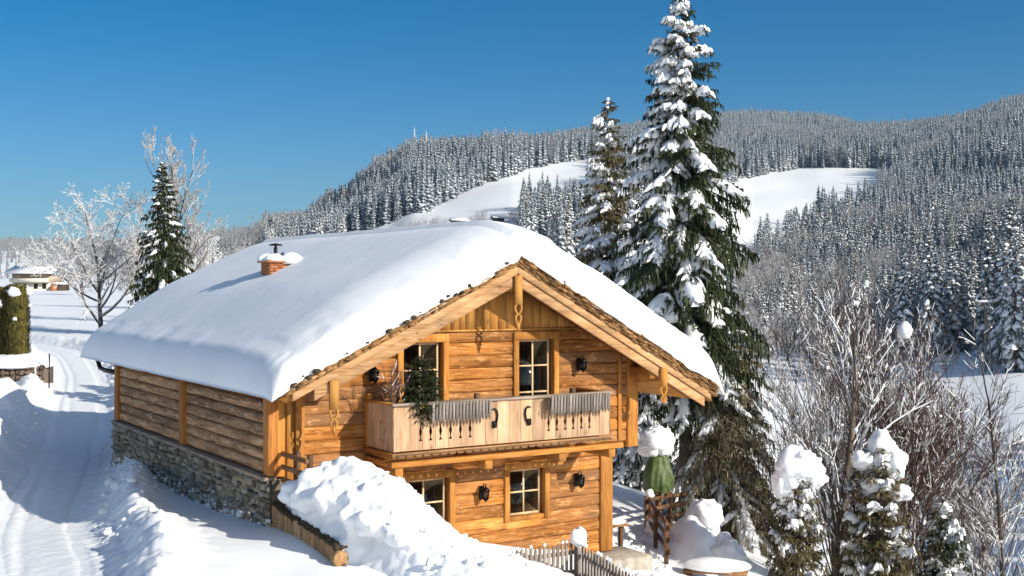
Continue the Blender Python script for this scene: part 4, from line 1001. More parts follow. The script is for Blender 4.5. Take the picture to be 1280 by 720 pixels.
# ------------------------------------------------------------------ the woods on the hills
def fold_mesh(name, builders, mats):
    out = MB()
    for k, b in enumerate(builders):
        o = len(out.v); out.v += b.v; out.f += [tuple(i + o for i in f) for f in b.f]; out.m += [k] * len(b.f); out.t += b.t
    return out.build(name, mats, obj=False)
def far_spruce(seed, tiers=9, per=6, snow=.7, wid=.16):
    """unit-height spruce of drooping kites with a load of snow on most of them"""
    rnd = random.Random(seed); U = rnd.uniform; nd, sn = MB(), MB()
    nd.lathe((0, 0, 0), [(.018, 0), (.015, .1), (wid * .55, .10), (.004, .97)], 5, t=.05)
    for w in range(tiers):
        f = .06 + .92 * (w / tiers); L0 = wid * (1 - f) ** .8 * 1.25 + .012
        for p in range(per):
            a = 2 * math.pi * (p + U(-.3, .3)) / per + w * 1.3; L = L0 * U(.7, 1.2); z = f + U(-.02, .02)
            d = Vector((math.cos(a), math.sin(a), 0)); s = Vector((-d.y, d.x, 0)); o = Vector((0, 0, z)); dz = -L * U(.35, .75)
            wv = L * U(.36, .5)
            m = o + d * L * .55 + Vector((0, 0, dz * .4)); e = o + d * L + Vector((0, 0, dz))
            nd.add([o, m - s * wv, e + Vector((0, 0, -.012)), m + s * wv], [(0, 1, 2, 3)], 0, U(0, 1)); nd.add([m - s * wv, m - s * wv * .6 - Vector((0, 0, .035)), m + s * wv * .6 - Vector((0, 0, .04)), m + s * wv], [(0, 1, 2, 3)], 0, U(0, 1))
            if rnd.random() < snow:
                k = U(.75, 1.05); up = Vector((0, 0, .007))
                sn.add([o + d * L * .2 + Vector((0, 0, dz * .1)) + up * .6, m - s * wv * k + up * .2, e - d * L * .05 + up * .2, m + s * wv * k + up * .2, m + up * 1.9], [(0, 1, 4), (1, 2, 4), (2, 3, 4), (3, 0, 4)])
    return nd, sn
def frost_tree(seed, n=60):
    """unit-height frosted leafless tree, seen from far away"""
    tr, tw, sn = bare(seed, 1.0, 1.3, levels=4, r0=.012, snow=0, kids=(3, 5), kids0=12, ratio0=(.5, .95), stem=.12, up=.35, mn=.0003, sides=3, wig=.2, rmin=.0022)
    tw.t = [t for t in tw.t]; return tr, tw
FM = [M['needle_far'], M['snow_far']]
def unit(t, h):
    for b_ in t: b_.v = [(x / h, y / h, z / h) for x, y, z in b_.v]
    return t[1], t[2], t[0]
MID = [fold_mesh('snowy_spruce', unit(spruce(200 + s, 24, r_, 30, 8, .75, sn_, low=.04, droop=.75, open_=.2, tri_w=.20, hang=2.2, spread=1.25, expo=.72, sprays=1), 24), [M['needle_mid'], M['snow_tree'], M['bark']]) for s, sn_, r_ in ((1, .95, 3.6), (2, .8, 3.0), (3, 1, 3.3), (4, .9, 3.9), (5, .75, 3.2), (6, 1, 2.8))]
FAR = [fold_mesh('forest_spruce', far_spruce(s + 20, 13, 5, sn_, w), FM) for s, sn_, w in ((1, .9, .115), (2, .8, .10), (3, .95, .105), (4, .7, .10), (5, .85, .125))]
FRO = [fold_mesh('frosted_tree', frost_tree(s), [M['frost'], M['frost']]) for s in (3, 7, 11, 15)]

def inside(px, py, P):
    c = np.zeros(px.shape, bool); n = len(P)
    for i in range(n):
        (x0, y0), (x1, y1) = P[i], P[i - 1]
        k = ((y0 > py) != (y1 > py)) & (px < (x1 - x0) * (py - y0) / (y1 - y0 + 1e-9) + x0); c ^= k
    return c
# clear-felled pastures, as bearings and sight lines of their corners
PAST1 = [(440, 318), (495, 284), (555, 254), (600, 233), (640, 219), (690, 205), (760, 197), (760, 262), (700, 272), (640, 298), (600, 330), (440, 345)]
PAST2 = [(880, 236), (960, 218), (1005, 210), (1110, 211), (1118, 236), (1068, 266), (1020, 286), (995, 308), (978, 335), (880, 345)]
rng = np.random.default_rng(4)
def scatter(n, th0, th1, r0, r1):
    th = rng.uniform(R(th0), R(th1), n); r = np.sqrt(rng.uniform(r0 ** 2, r1 ** 2, n))
    X = np.sin(th) * r; Y = np.cos(th) * r; return X, Y, ground_z(X, Y)
pts = []
def thin(X, Y, Z, sp):
    cell = {}; keep = []
    for i in range(len(X)):
        k = (int(X[i] // sp), int(Y[i] // sp))
        if k not in cell: cell[k] = 1; keep.append(i)
    return np.array(keep, int)
def wood_zone(n, th0, th1, r0, r1, sp, h0, h1, kind, cond):
    X, Y, Z = scatter(n, th0, th1, r0, r1); k = thin(X, Y, Z, sp); X, Y, Z = X[k], Y[k], Z[k]
    px = 640 + F * X / np.maximum(Y, 1); py = 354 - F * (Z - CAMZ) / np.maximum(Y, 1)
    ok = cond(px, py, np.hypot(X, Y)); X, Y, Z = X[ok], Y[ok], Z[ok]
    if r1 > 420 and r0 >= 290:                       # glades and stands of different age
        g = fbm(X / 38, Y / 38, 13, 3); k = (g < .42) | (rng.random(len(X)) < .35); X, Y, Z = X[k], Y[k], Z[k]
    q = rng.random(len(X)) ** .8
    h = (h0 + (h1 - h0) * q) * (1 + .38 * fbm(X / 45, Y / 45, 3, 3))
    frosty = fbm(X / 55, Y / 55, 19, 3) > .30
    for a, fz in zip(zip(X, Y, Z, h), frosty): pts.append((*a, 'm' if (kind == 's' and fz and r1 > 420) else kind))
meadow = lambda px, py: inside(px, py, PAST1) | inside(px, py, PAST2)
# main wooded hills
wood_zone(60000, -12, 24, 430, 1000, 4.7, 10, 22, 's', lambda px, py, r: ~meadow(px, py) & (px > 330) & ((px < 430) | (r > 560) | (px > 940)))
wood_zone(60000, -12, 24, 1000, 1500, 5.6, 12, 23, 's', lambda px, py, r: ~meadow(px, py) & (px > 360))
wood_zone(40000, -4, 24, 1500, 2700, 11, 16, 25, 's', lambda px, py, r: ~meadow(px, py))
wood_zone(5000, -14, -5.5, 260, 430, 6, 4, 8, 'm', lambda px, py, r: (px > 335) & (px < 455) & (r > 280))
# right valley side: mixed frosted broadleaf and spruce
wood_zone(6000, 10, 24, 300, 440, 5.6, 11, 19, 'm', lambda px, py, r: ~meadow(px, py) & (px > 905 + .0 * r) & (py < 425))
wood_zone(2500, 10.5, 17.5, 225, 310, 5.2, 7, 12, 'f', lambda px, py, r: (px > 935) & (py < 455))
wood_zone(900, 10.5, 18, 240, 330, 9, 10, 19, 's', lambda px, py, r: (px > 945) & (py < 450))
# the dark grove behind the pole, and the slopes outside the picture that shade it
wood_zone(900, 17.5, 25, 262, 320, 7, 22, 31, 's', lambda px, py, r: px > 1120)
wood_zone(300, 22.5, 25, 215, 262, 7, 20, 27, 's', lambda px, py, r: px > 1250)
wood_zone(4000, 25, 46, 270, 450, 7.5, 20, 28, 's', lambda px, py, r: r > 0)
wood_zone(1500, 56, 86, 98, 150, 6, 17, 23, 's', lambda px, py, r: r > 0)
wood_zone(6000, -17, -10, 540, 1000, 6, 7, 13, 'm', lambda px, py, r: (px > 200) & (px < 345))
# little grove on the pasture, scrub along its lower edge
wood_zone(900, .5, 2.6, 455, 520, 5, 13, 19, 's', lambda px, py, r: (px > 648) & (px < 698))
wood_zone(1500, -6, 4, 425, 505, 6, 3, 6.5, 'f', lambda px, py, r: (px > 495) & (px < 700) & (py > 266) & (np.abs(px - 575) > 14) & (np.abs(px - 624) > 10))
wood_zone(1200, 1.2, 4, 430, 520, 6, 10, 17, 's', lambda px, py, r: px > 690)
wood_zone(3500, .5, 8, 280, 560, 5.5, 11, 19, 's', lambda px, py, r: (px > 640) & (px < 850) & ~meadow(px, py) & (py > 262) & (py < 345))
# distant left: hedgerows and scattered woods beyond the farmhouse
wood_zone(5000, -25, -10, 400, 1000, 9, 4, 8.5, 'm', lambda px, py, r: (px < 345) & ((r > 620) | ((r > 400) & (r < 455))))
wood_zone(6000, -25, -9, 1000, 1900, 12, 8, 14, 'm', lambda px, py, r: px < 370)
P = np.array([p[:4] for p in pts]); K = np.array([{'s': 0, 'f': 1, 'm': 2}[p[4]] for p in pts])
K = np.where(K == 2, (rng.random(len(K)) < .42).astype(int), K)
# of all these, the ones that show largest are built one by one
pxx = 640 + F * P[:, 0] / P[:, 1]; top = 354 - F * (P[:, 2] + P[:, 3] - CAMZ) / P[:, 1]; bot = 354 - F * (P[:, 2] - CAMZ) / P[:, 1]; size = P[:, 3] / np.hypot(P[:, 0], P[:, 1])
roofline = np.interp(pxx, [0, 96, 100, 127, 207, 330, 367, 650, 780, 912, 914], [999, 999, 398, 392, 355, 306, 300, 276, 370, 470, 999])
vis = (pxx > 3) & (pxx < 1285) & (top < roofline - 3) & (P[:, 1] > 10)
hide = (pxx > 800) & (pxx < 925) & (top > 130)
order = np.argsort(-(size * (vis & ~hide)))
N1 = 270
def spread_pick(kind, n):
    """largest first, but skipping trees whose tops hide close behind one already taken"""
    got = []
    for i in order:
        if K[i] != kind or not (vis[i] and not hide[i]): continue
        if any(abs(pxx[i] - pxx[j]) < 2.5 and abs(top[i] - top[j]) < 7 for j in got): continue
        got.append(i)
        if len(got) >= n: break
    return got
chosen = spread_pick(0, 270) + spread_pick(1, 130); chosen_set = set(chosen)
firstm = {}
for i in chosen:
    X, Y, Z, h = P[i]; r = math.hypot(X, Y)
    if K[i] == 0:
        me = MID[i % len(MID)]; o = bpy.data.objects.new('snowy_spruce', me)
        if pxx[i] > 1110 and r < 330: lab, g = 'tall snow coated spruce in the shaded grove behind the utility pole', 'spruces of the shaded grove'
        elif pxx[i] > 900: lab, g = 'snow dusted spruce in the wood on the right valley side', 'spruces on the right valley side'
        elif 655 < pxx[i] < 760: lab, g = 'dark spruce in the small grove below the upper pasture', 'spruces below the upper pasture'
        elif pxx[i] < 350: lab, g = 'small distant spruce beyond the farmhouse field', 'distant spruces beyond the field'
        else: lab, g = 'snowy spruce in the wood on the hill behind the chalet roof', 'spruces on the hill behind the roof'
        tag(o, lab, 'spruce', g)
    else:
        me = FRO[i % len(FRO)]; o = bpy.data.objects.new('frosted_tree', me)
        if pxx[i] > 900: lab, g = 'frosted leafless tree at the edge of the right hand valley field', 'frosted trees by the valley field'
        elif pxx[i] < 350: lab, g = 'distant frosted leafless tree beyond the farmhouse field', 'distant frosted trees beyond the field'
        else: lab, g = 'frosted leafless tree low on the hill behind the chalet roof', 'frosted trees behind the roof'
        tag(o, lab, 'frosted tree', g)
    COL.objects.link(o); w = random.uniform(.9, 1.15)
    o.location = (X, Y, Z - .3); o.scale = (h * w, h * w, h); o.rotation_euler = (0, 0, random.uniform(0, 6.28))
# the rest of the forest is one mass
rest = np.array([i for i in range(len(P)) if i not in chosen_set])
rest = rest[((pxx[rest] < 1300) & (pxx[rest] > -30) & ((top[rest] < roofline[rest] + 10))) | (pxx[rest] >= 1300)]
def forest_mass(name, idx, kinds, label):
    protos = bpy.data.collections.new(name + '_kinds')
    for k, me in enumerate(kinds):
        ob = bpy.data.objects.new('%s_kind_%d' % (name, k), me); protos.objects.link(ob)
    n = len(idx); me = bpy.data.meshes.new(name); me.vertices.add(n)
    me.vertices.foreach_set('co', (P[idx, :3] - np.array([0, 0, .3])).astype(np.float32).ravel())
    a = me.attributes.new('scl', 'FLOAT_VECTOR', 'POINT'); w = rng.uniform(.9, 1.2, n) * P[idx, 3]
    a.data.foreach_set('vector', np.stack([w, w, P[idx, 3]], 1).astype(np.float32).ravel())
    a = me.attributes.new('rot', 'FLOAT_VECTOR', 'POINT'); a.data.foreach_set('vector', np.stack([np.zeros(n), np.zeros(n), rng.uniform(0, 6.28, n)], 1).astype(np.float32).ravel())
    a = me.attributes.new('var', 'INT', 'POINT'); a.data.foreach_set('value', rng.integers(0, len(kinds), n).astype(np.int32))
    o = bpy.data.objects.new(name, me); COL.objects.link(o)
    ng = bpy.data.node_groups.new(name, 'GeometryNodeTree')
    ng.interface.new_socket('Geometry', in_out='INPUT', socket_type='NodeSocketGeometry'); ng.interface.new_socket('Geometry', in_out='OUTPUT', socket_type='NodeSocketGeometry')
    N = ng.nodes; L = ng.links
    gi = N.new('NodeGroupInput'); go = N.new('NodeGroupOutput'); ip = N.new('GeometryNodeInstanceOnPoints'); ci = N.new('GeometryNodeCollectionInfo')
    ci.inputs['Collection'].default_value = protos; ci.inputs['Separate Children'].default_value = True; ci.inputs['Reset Children'].default_value = True
    def na(nm, ty): q = N.new('GeometryNodeInputNamedAttribute'); q.data_type = ty; q.inputs['Name'].default_value = nm; return q.outputs['Attribute']
    e2 = N.new('FunctionNodeEulerToRotation'); L.new(na('rot', 'FLOAT_VECTOR'), e2.inputs[0])
    mp = N.new('GeometryNodeMeshToPoints')
    L.new(gi.outputs[0], mp.inputs[0]); L.new(mp.outputs[0], ip.inputs['Points']); L.new(ci.outputs[0], ip.inputs['Instance']); ip.inputs['Pick Instance'].default_value = True
    L.new(na('var', 'INT'), ip.inputs['Instance Index']); L.new(e2.outputs[0], ip.inputs['Rotation']); L.new(na('scl', 'FLOAT_VECTOR'), ip.inputs['Scale']); L.new(ip.outputs[0], go.inputs[0])
    md = o.modifiers.new('scatter', 'NODES'); md.node_group = ng
    tag(o, label, 'forest', kind='stuff')
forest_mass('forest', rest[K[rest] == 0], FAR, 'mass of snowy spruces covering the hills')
forest_mass('frosted_woods', rest[K[rest] == 1], FRO, 'mass of frosted leafless trees on the lower slopes')
print('FOREST', len(P), 'individual', len(chosen), 'rest', len(rest))
# ------------------------------------------------------------------ things around the chalet
random.seed(77)
# heap of snow piled up in front of the gable, and the plank wall that holds it
_cr = [(352, 618, 22.4), (366, 602, 22.2), (382, 588, 22.0), (405, 572, 21.8), (425, 578, 21.6), (450, 583, 21.4), (480, 585, 21.2), (500, 592, 21.0), (514, 606, 20.9), (525, 625, 20.8), (545, 645, 20.7), (580, 661, 20.6), (640, 682, 20.6), (700, 702, 21.0), (745, 722, 21.4)]
_pt = lambda p, q, d: ((p - 640) / F * d, d, CAMZ - (q - 354) / F * d)
HP = [(x, d, z - (.10 if p < 480 else .20)) for (p, q, d), (x, d_, z) in ((c, _pt(*c)) for c in _cr)]
HP += [(x + .35, d + 1.3, z - (.75 if i < 9 else .55)) for i, (x, d, z) in enumerate(list(HP))]
HP += [_pt(*c) for c in [(480, 700, 19.3), (520, 702, 19.3), (560, 704, 19.3), (600, 710, 19.4), (650, 722, 19.6), (700, 742, 19.9), (470, 660, 20.0), (500, 650, 20.2), (430, 640, 20.9), (400, 625, 21.4), (540, 676, 19.9)]]
HP += [(-2.6, 18.2, 1.25), (-1.5, 17.6, 1.2), (0, 17, 1.1), (1.5, 17.5, .6), (2.5, 20, .1), (2.5, 23, -.3), (0, 24, -.2), (-2, 24.5, .6)]
HP = np.array(HP, float)
_k = len(HP); _KK = tps(np.hypot(HP[:, None, 0] - HP[None, :, 0], HP[:, None, 1] - HP[None, :, 1])) + np.eye(_k) * .012
_AA = np.zeros((_k + 3, _k + 3)); _AA[:_k, :_k] = _KK; _AA[:_k, _k] = 1; _AA[:_k, _k + 1:] = HP[:, :2]; _AA[_k:, :_k] = _AA[:_k, _k:].T
_hw = np.linalg.solve(_AA, np.concatenate([HP[:, 2], np.zeros(3)]))
def heap_z(X, Y):
    z = _hw[_k] + _hw[_k + 1] * X + _hw[_k + 2] * Y
    for i in range(_k): z = z + _hw[i] * tps(np.hypot(X - HP[i, 0], Y - HP[i, 1]))
    return z
# in the house frame: x from the plank wall rightwards, y towards the viewer
xs = np.linspace(.02, 8.2, 220); ys = np.linspace(-.15, -8.5, 220)
A, B = np.meshgrid(xs, ys, indexing='ij'); X = HC.x + HV.x * A + HU.x * B; Y = HC.y + HV.y * A + HU.y * B
Z = heap_z(X, Y) + .05 * fbm(X * .9, Y * .9, 61, 3) + .06 * (np.abs(fbm(X * 1.1, Y * 1.1, 64, 3)) - .2) + .016 * fbm(X * 4, Y * 4, 62, 3)
ch_ = np.exp(-(((X + 2.9) / .6) ** 2 + ((Y - 20.9) / .5) ** 2)); Z += ch_ * .10 * np.abs(fbm(X * 4, Y * 4, 63, 3))
G = ground_z(X, Y)
out = np.minimum(sstep(8.2, 7.2, A), sstep(-8.5, -7.2, B))
planktop = 1.90 + .09 * B
Z = Z + 0
rise = np.sin(np.pi / 2 * np.clip(A / .7, 0, 1)) ** .75
Z = np.where(B > -3.05, planktop * (1 - rise) + np.where(A < .7, np.maximum(Z, planktop), Z) * rise, Z)
sink = np.where(B < -3.05, sstep(1.1 + (-3.05 - B) * .2, .0, A) * 1.2, 0)
Z = G - .4 + (Z - sink - G + .4) * out
n_, m_ = X.shape; co = np.concatenate([np.stack([X, Y, Z], -1).reshape(-1, 3), np.stack([X, Y, Z * 0 - 1.2], -1).reshape(-1, 3)])
ii = np.arange(n_ * m_).reshape(n_, m_); q_ = np.stack([ii[:-1, :-1], ii[:-1, 1:], ii[1:, 1:], ii[1:, :-1]], -1).reshape(-1, 4)
rim = np.concatenate([ii[:, 0], ii[-1, 1:], ii[::-1, -1][1:], ii[0, ::-1][1:]]); sd_ = np.stack([rim[1:], rim[1:] + n_ * m_, rim[:-1] + n_ * m_, rim[:-1]], -1)
hb = MB(); hb.v = [tuple(c) for c in co]; hb.f = [tuple(int(k) for k in f) for f in np.concatenate([q_, q_[:, ::-1] + n_ * m_, sd_])]; hb.m = [0] * len(hb.f); hb.t = [.5] * len(hb.f)
for k, (p, q, d, r_, e) in enumerate([(404, 604, 21.8, .36, .30), (436, 620, 21.3, .42, .30), (466, 626, 21.0, .44, .32), (496, 637, 20.8, .36, .26), (374, 617, 22.1, .30, .24), (424, 622, 21.2, .40, .30), (470, 652, 20.4, .32, .22), (514, 668, 20.5, .28, .2), (548, 692, 20.3, .3, .2), (388, 622, 21.7, .32, .24), (446, 645, 20.7, .28, .2), (500, 668, 20.1, .26, .18)]):
    hb.blob(_pt(p, q, d), (r_ * 1.2, r_ * 1.05, e * 1.15), k + 2, 22, 14, amp=.42, fr=1.9)
o = hb.build('snow_heap', M['snow_heap'], smooth=True)
rm = o.modifiers.new('remesh', 'REMESH'); rm.mode = 'VOXEL'; rm.voxel_size = .055; rm.use_smooth_shade = True
sm_ = o.modifiers.new('smooth', 'SMOOTH'); sm_.iterations = 4; sm_.factor = .5
for nm, ns_, st_ in (('lumps', .55, .09), ('crust', .24, -.07)):
    tx = bpy.data.textures.new(nm, 'CLOUDS' if nm == 'lumps' else 'VORONOI'); tx.noise_scale = ns_
    if nm == 'lumps': tx.noise_depth = 3
    dm = o.modifiers.new(nm, 'DISPLACE'); dm.texture = tx; dm.strength = st_; dm.mid_level = .5; dm.texture_coords = 'LOCAL'
tag(o, 'large rounded snow heap piled in front of the chalet gable', 'snow heap', kind='thing')
pw = empty('retaining_wall', (*hw(0, 0), 1.0), HROT, 'low wall of upright planks with dark soil on top holding back the snow heap', 'plank wall')
mb = MB(); y = -.03
while y > -3.0:
    w = random.uniform(.10, .16); y2 = max(y - w, -3.02)
    t0 = .86 + .09 * y + random.uniform(-.012, .012); mb.box(-.07 + random.uniform(-.008, .008), -.02, y2 + .003, y - .003, -.2, t0); y = y2
mb.tube([(-.03, -3.02, .44), (-.03, -3.14, .43)], .14, 10)
mb.build('plank_face', M['plankwall'], pw, bevel=.005)
mb = MB()
for i in range(70):
    y = -3.05 * i / 69; mb.blob((.0 + random.uniform(-.04, .05), y, .87 + .09 * y + random.uniform(0, .03)), (random.uniform(.05, .10), .07, random.uniform(.03, .06)), i, 7, 5, amp=.5)
mb.build('soil_edge', M['soil'], pw)
# short rail by the corner
rl = empty('corner_railing', (*hw(.12, -.06), 2.0), HROT, 'short brown timber railing between corner post and snow heap', 'railing')
for z in (.85, .60, .36):
    mb = MB(); mb.box(-.03, .03, -1.25, -.03, z - .05 , z + .04); o = mb.build('rail', M['fence_x'], rl, bevel=.008); 
for y in (-.62, -1.2):
    mb = MB(); mb.box(.035, .12, y - .05, y + .05, -.3, .95); mb.build('post', M['fence'], rl, bevel=.008)
# slatted flower boxes on the balcony rail
def flower_box(x0, x1, label):
    r = hplace(empty('flower_box', (0, 0, 0)), x0, BY - .16, 3.5); tag(r, label, 'flower box', 'slatted flower boxes on the balcony rail')
    L = x1 - x0; b = MB(); n = int(L / .075)
    for i in range(n):
        x = L * (i + .5) / n; d = random.uniform(0, .03)
        b.prism([(x - .027, -.04 - d), (x, -.095 - d), (x + .027, -.04 - d), (x + .027, .29), (x - .027, .29)], lambda p, q: (p, -.075 - .05 * q, q), lambda p, q: (p, -.05 - .05 * q, q))
    b.build('slat_front', M['grey_z'], r)
    b = MB(); b.box(0, L, .0, .09, .0, .03); b.box(0, L, .06, .085, .032, .26); b.box(-.002, .02, -.02, .055, .034, .25); b.box(L - .02, L + .002, -.02, .055, .034, .25); b.build('box', M['grey_x'], r)
    b = MB(); b.box(.025, L - .025, -.02, .055, .04, .22); b.build('soil', M['soil'], r)
flower_box(2.62, 3.97, 'grey slatted flower box on the balcony front beside the little fir')
flower_box(5.39, 6.91, 'grey slatted flower box on the balcony front below the right door')
# little fir and dry plant on the balcony
t = hplace(empty('little_fir', (0, 0, 0)), 2.62, BY + .12, 3.25); tag(t, 'little green fir tree fixed to the balcony corner', 'fir tree')
tr, nd, sn = spruce(5, 1.45, .42, whorls=15, per=7, twig=.07, snow=.05, low=.16, droop=-.1, tri_w=.018, hang=.35)
tr.build('trunk', M['bark'], t); nd.build('crown', M['needle'], t)
t = hplace(empty('dry_shrub', (0, 0, 0)), 2.12, BY + .45, 3.55); tag(t, 'dry leafless shrub in a pot at the balcony corner', 'potted shrub')
tr, tw, sn = bare(6, 1.1, 1.0, levels=3, n0=9, r0=.014, snow=.06, kids=(4, 6), mn=.001, frost=.4); tw.v and tw.build('twigs', M['twig_red'], t); tr.v and tr.build('stems', M['bark'], t); sn.build('snow_load', M['snow_tree'], t)
mb = MB(); mb.lathe((0, 0, -.15), [(.10, 0), (.15, .22), (.16, .24)], 12); mb.build('pot', M['brick'], t)
# picket fence below the gable
def picket(a, b, z0, z1, label):
    a = Vector(a); b = Vector(b); L = (b - a).length; ang = math.atan2(b.y - a.y, b.x - a.x)
    r = empty('picket_fence', (a.x, a.y, z0), ang, label, 'picket fence', 'picket fences under the gable')
    m_ = MB(); n = int(L / .105); sl = (z1 - z0) / L
    for i in range(n):
        x = L * (i + .5) / n; h = .8 + random.uniform(-.02, .03); z = sl * x
        m_.prism([(x - .03, z - .4), (x + .03, z - .4), (x + .03, z + h - .06), (x, z + h), (x - .03, z + h - .06)], lambda p, q: (p, -.012, q), lambda p, q: (p, .012, q))
    m_.build('pickets', M['grey_z'], r)
    m_ = MB(); m_.hexa([(0, .013, .15), (L, .013, .15 + z1 - z0), (L, .05, .15 + z1 - z0), (0, .05, .15), (0, .013, .23), (L, .013, .23 + z1 - z0), (L, .05, .23 + z1 - z0), (0, .05, .23)]); m_.hexa([(0, .013, .55), (L, .013, .55 + z1 - z0), (L, .05, .55 + z1 - z0), (0, .05, .55), (0, .013, .63), (L, .013, .63 + z1 - z0), (L, .05, .63 + z1 - z0), (0, .05, .63)])
    m_.build('rails', M['grey_x'], r)
    m_ = MB()
    for i in range(n):
        if random.random() < .6: x = L * (i + .5) / n; m_.blob((x, 0, .83 + sl * x), (.035, .045, .04), i, 6, 4)
    m_.build('snow_load', M['snow_tree'], r, smooth=True)
picket((-.5, 23.6), (1.35, 24.75), -.02, -.02, 'grey picket fence parallel to the gable, half buried in the snow heap')
picket((1.42, 24.6), (2.55, 22.6), -.05, -.35, 'snow dusted picket fence turning towards the viewer from the fence corner')
o = MB(); o.box(-.05, .05, -.05, .05, -.6, .82); o = o.build('fence_post', M['grey_z']); o.location = (1.37, 24.7, -.02); tag(o, 'grey corner post between the two picket fences', 'fence post')
o = MB(); o.blob((0, 0, .06), (.17, .16, .22), 2, amp=.3); o = o.build('snow_lump', M['snow'], smooth=True); o.location = (1.37, 24.65, .84); tag(o, 'snow knob on the corner post of the picket fences', 'snow cap', kind='thing')
# railings along the path
def railing(P0, P1, n, label, h=1.0, rails=(.35, .65, .92), snow=True):
    a = Vector((*P0, 0)); b = Vector((*P1, 0)); ang = math.atan2(b.y - a.y, b.x - a.x); L = (b - a).length
    z0 = gz(*P0); r = empty('rail_fence', (a.x, a.y, z0), ang, label, 'rail fence', 'rail fences along the yard path')
    g = []
    for i in range(n):
        x = L * i / (n - 1); p = a.lerp(b, i / (n - 1)); zz = gz(p.x, p.y) - z0; g.append((x, zz))
        m_ = MB(); m_.box(x - .05, x + .05, -.05, .05, zz - .4, zz + h); m_.build('post', M['fence'], r, bevel=.008)
    for q in rails:
        m_ = MB()
        for (xa, za), (xb, zb) in zip(g[:-1], g[1:]): m_.bar((xa - .1, -.07, za + q), (xb + .1, -.07, zb + q), .05, .11)
        m_.build('rail', M['fence'], r)
    if snow:
        m_ = MB()
        for x, zz in g: m_.blob((x, 0, zz + h + .06), (.13, .13, .13), x, 9, 6)
        m_.build('snow_load', M['snow'], r, smooth=True)
def at(px, d): return ((px - 640) / F * d, d)
railing(at(833, 28.4), at(808, 32.2), 3, 'dark brown rail fence with three posts running down the yard path', rails=(.3, .6, .88), snow=False)
railing(at(812, 32.3), at(862, 35.0), 3, 'snow topped rail fence in front of the tallest spruce')
# tarpaulin-wrapped thing under a hat of snow
x, y = at(823, 33.2); z = gz(x, y)
r = empty('covered_stand', (x, y, z), .3, 'garden stand wrapped in green tarpaulin under a big snow hat', 'covered stand')
mb = MB(); mb.box(-.07, .07, -.07, .07, -.3, .95); mb.build('post', M['fence'], r)
n = 54; vs = []; fs = []
zc = CAMZ - (588 - 354) / F * 33.2 - z
for i in range(9):
    q = i / 8
    for j in range(n):
        a = 2 * math.pi * j / n; f_ = 1 + .30 * (abs(mnoise.noise(Vector((math.cos(a) * 2.6, math.sin(a) * 2.6, q * .8)))) - .2) * (1.15 - q * .7) + .12 * mnoise.noise(Vector((math.cos(a) * 6, math.sin(a) * 6, q * 2.5)))
        rr = (.36 - .10 * q + .05 * math.sin(q * 5)) * f_; sq = 1 / max(abs(math.cos(a)), abs(math.sin(a))) ** .5
        vs.append((rr * sq * math.cos(a), rr * sq * math.sin(a), zc - .56 + 1.1 * q + .03 * math.sin(a * 5) * (1 - q)))
for i in range(8):
    for j in range(n): fs.append((i * n + j, i * n + (j + 1) % n, (i + 1) * n + (j + 1) % n, (i + 1) * n + j))
fs.append(tuple(8 * n + j for j in range(n)))
mb = MB(); mb.add(vs, fs); mb.build('tarpaulin', M['tarp'], r)
mb = MB(); mb.blob((.0, 0, zc + .78), (.48, .46, .36), 6, 24, 16, amp=.42); mb.blob((-.2, .05, zc + .62), (.36, .36, .26), 9, 16, 11, amp=.4); mb.build('snow_hat', M['snow'], r, smooth=True)
mb = MB(); mb.box(-.3, .3, -.3, .3, zc - .62, zc - .57); mb.build('platform', M['fence'], r)
# snow covered bench below
x, y = at(895, 27.6); z = gz(x, y); zt = CAMZ - (712 - 354) / F * 27.6 - z
r = empty('garden_bench', (x, y, z), -.25, 'brown garden table carrying a thick slab of snow beside the path', 'garden table')
mb = MB()
for k in range(4): mb.box(-.72, .72, -.3 + .155 * k, -.16 + .155 * k, zt - .05, zt); 
mb.build('table_top', M['fence_x'], r)
for sx in (-.6, .6):
    for sy in (-.22, .22): mb = MB(); mb.box(sx - .045, sx + .045, sy - .045, sy + .045, -.2, zt - .052); mb.build('leg', M['fence'], r)
mb = MB(); mb.blob((0, 0, zt + .09), (.80, .40, .17), 3, 24, 10, amp=.15, flat=-.55); mb.build('snow_slab', M['snow_soft'], r, smooth=True)
# log bin at the house corner
r = hplace(empty('log_bin', (0, 0, 0)), 8.35, .3, -.05); tag(r, 'dark timber stand with snow on top at the right house corner', 'timber stand')
mb = MB()
for a in (-.18, .18): mb.box(a - .04, a + .04, -.04, .04, -.3, .55)
mb.build('post', M['fence'], r); mb = MB(); mb.box(-.25, .3, -.15, .2, .552, .60); mb.build('shelf', M['fence_x'], r); mb = MB(); mb.blob((.02, .02, .64), (.28, .2, .08), 4, flat=-.4); mb.build('snow_slab', M['snow'], r, smooth=True)
mb = MB(); mb.box(-.045, .045, -.045, .045, -.3, 1.2); o = mb.build('prop_post', M['fence']); hplace(o, 8.68, 2.2, gz(*hw(8.68, 2.2))); o.scale = (1, 1, 2.1); tag(o, 'thin wooden post propping the right upper storey', 'prop post')
# drift lumps on the far side of the railing
for i, (px, d, a, b, lab) in enumerate([(880, 31.0, .50, .26, 'rounded snow drift hanging over the slope behind the railing'), (905, 29.4, .42, .22, 'lower rounded snow drift between railing and garden table'), (818, 32.0, .24, .26, 'small snow mound on the railing corner below the tarpaulin stand')]):
    x, y = at(px, d); o = MB(); o.blob((0, 0, 0), (a, a * 1.7, b * 1.6), i + 3, 22, 14, amp=.45); o = o.build('snow_drift', M['snow'], smooth=True); o.location = (x, y, gz(x, y) + .05); tag(o, lab, 'snow drift', kind='thing')
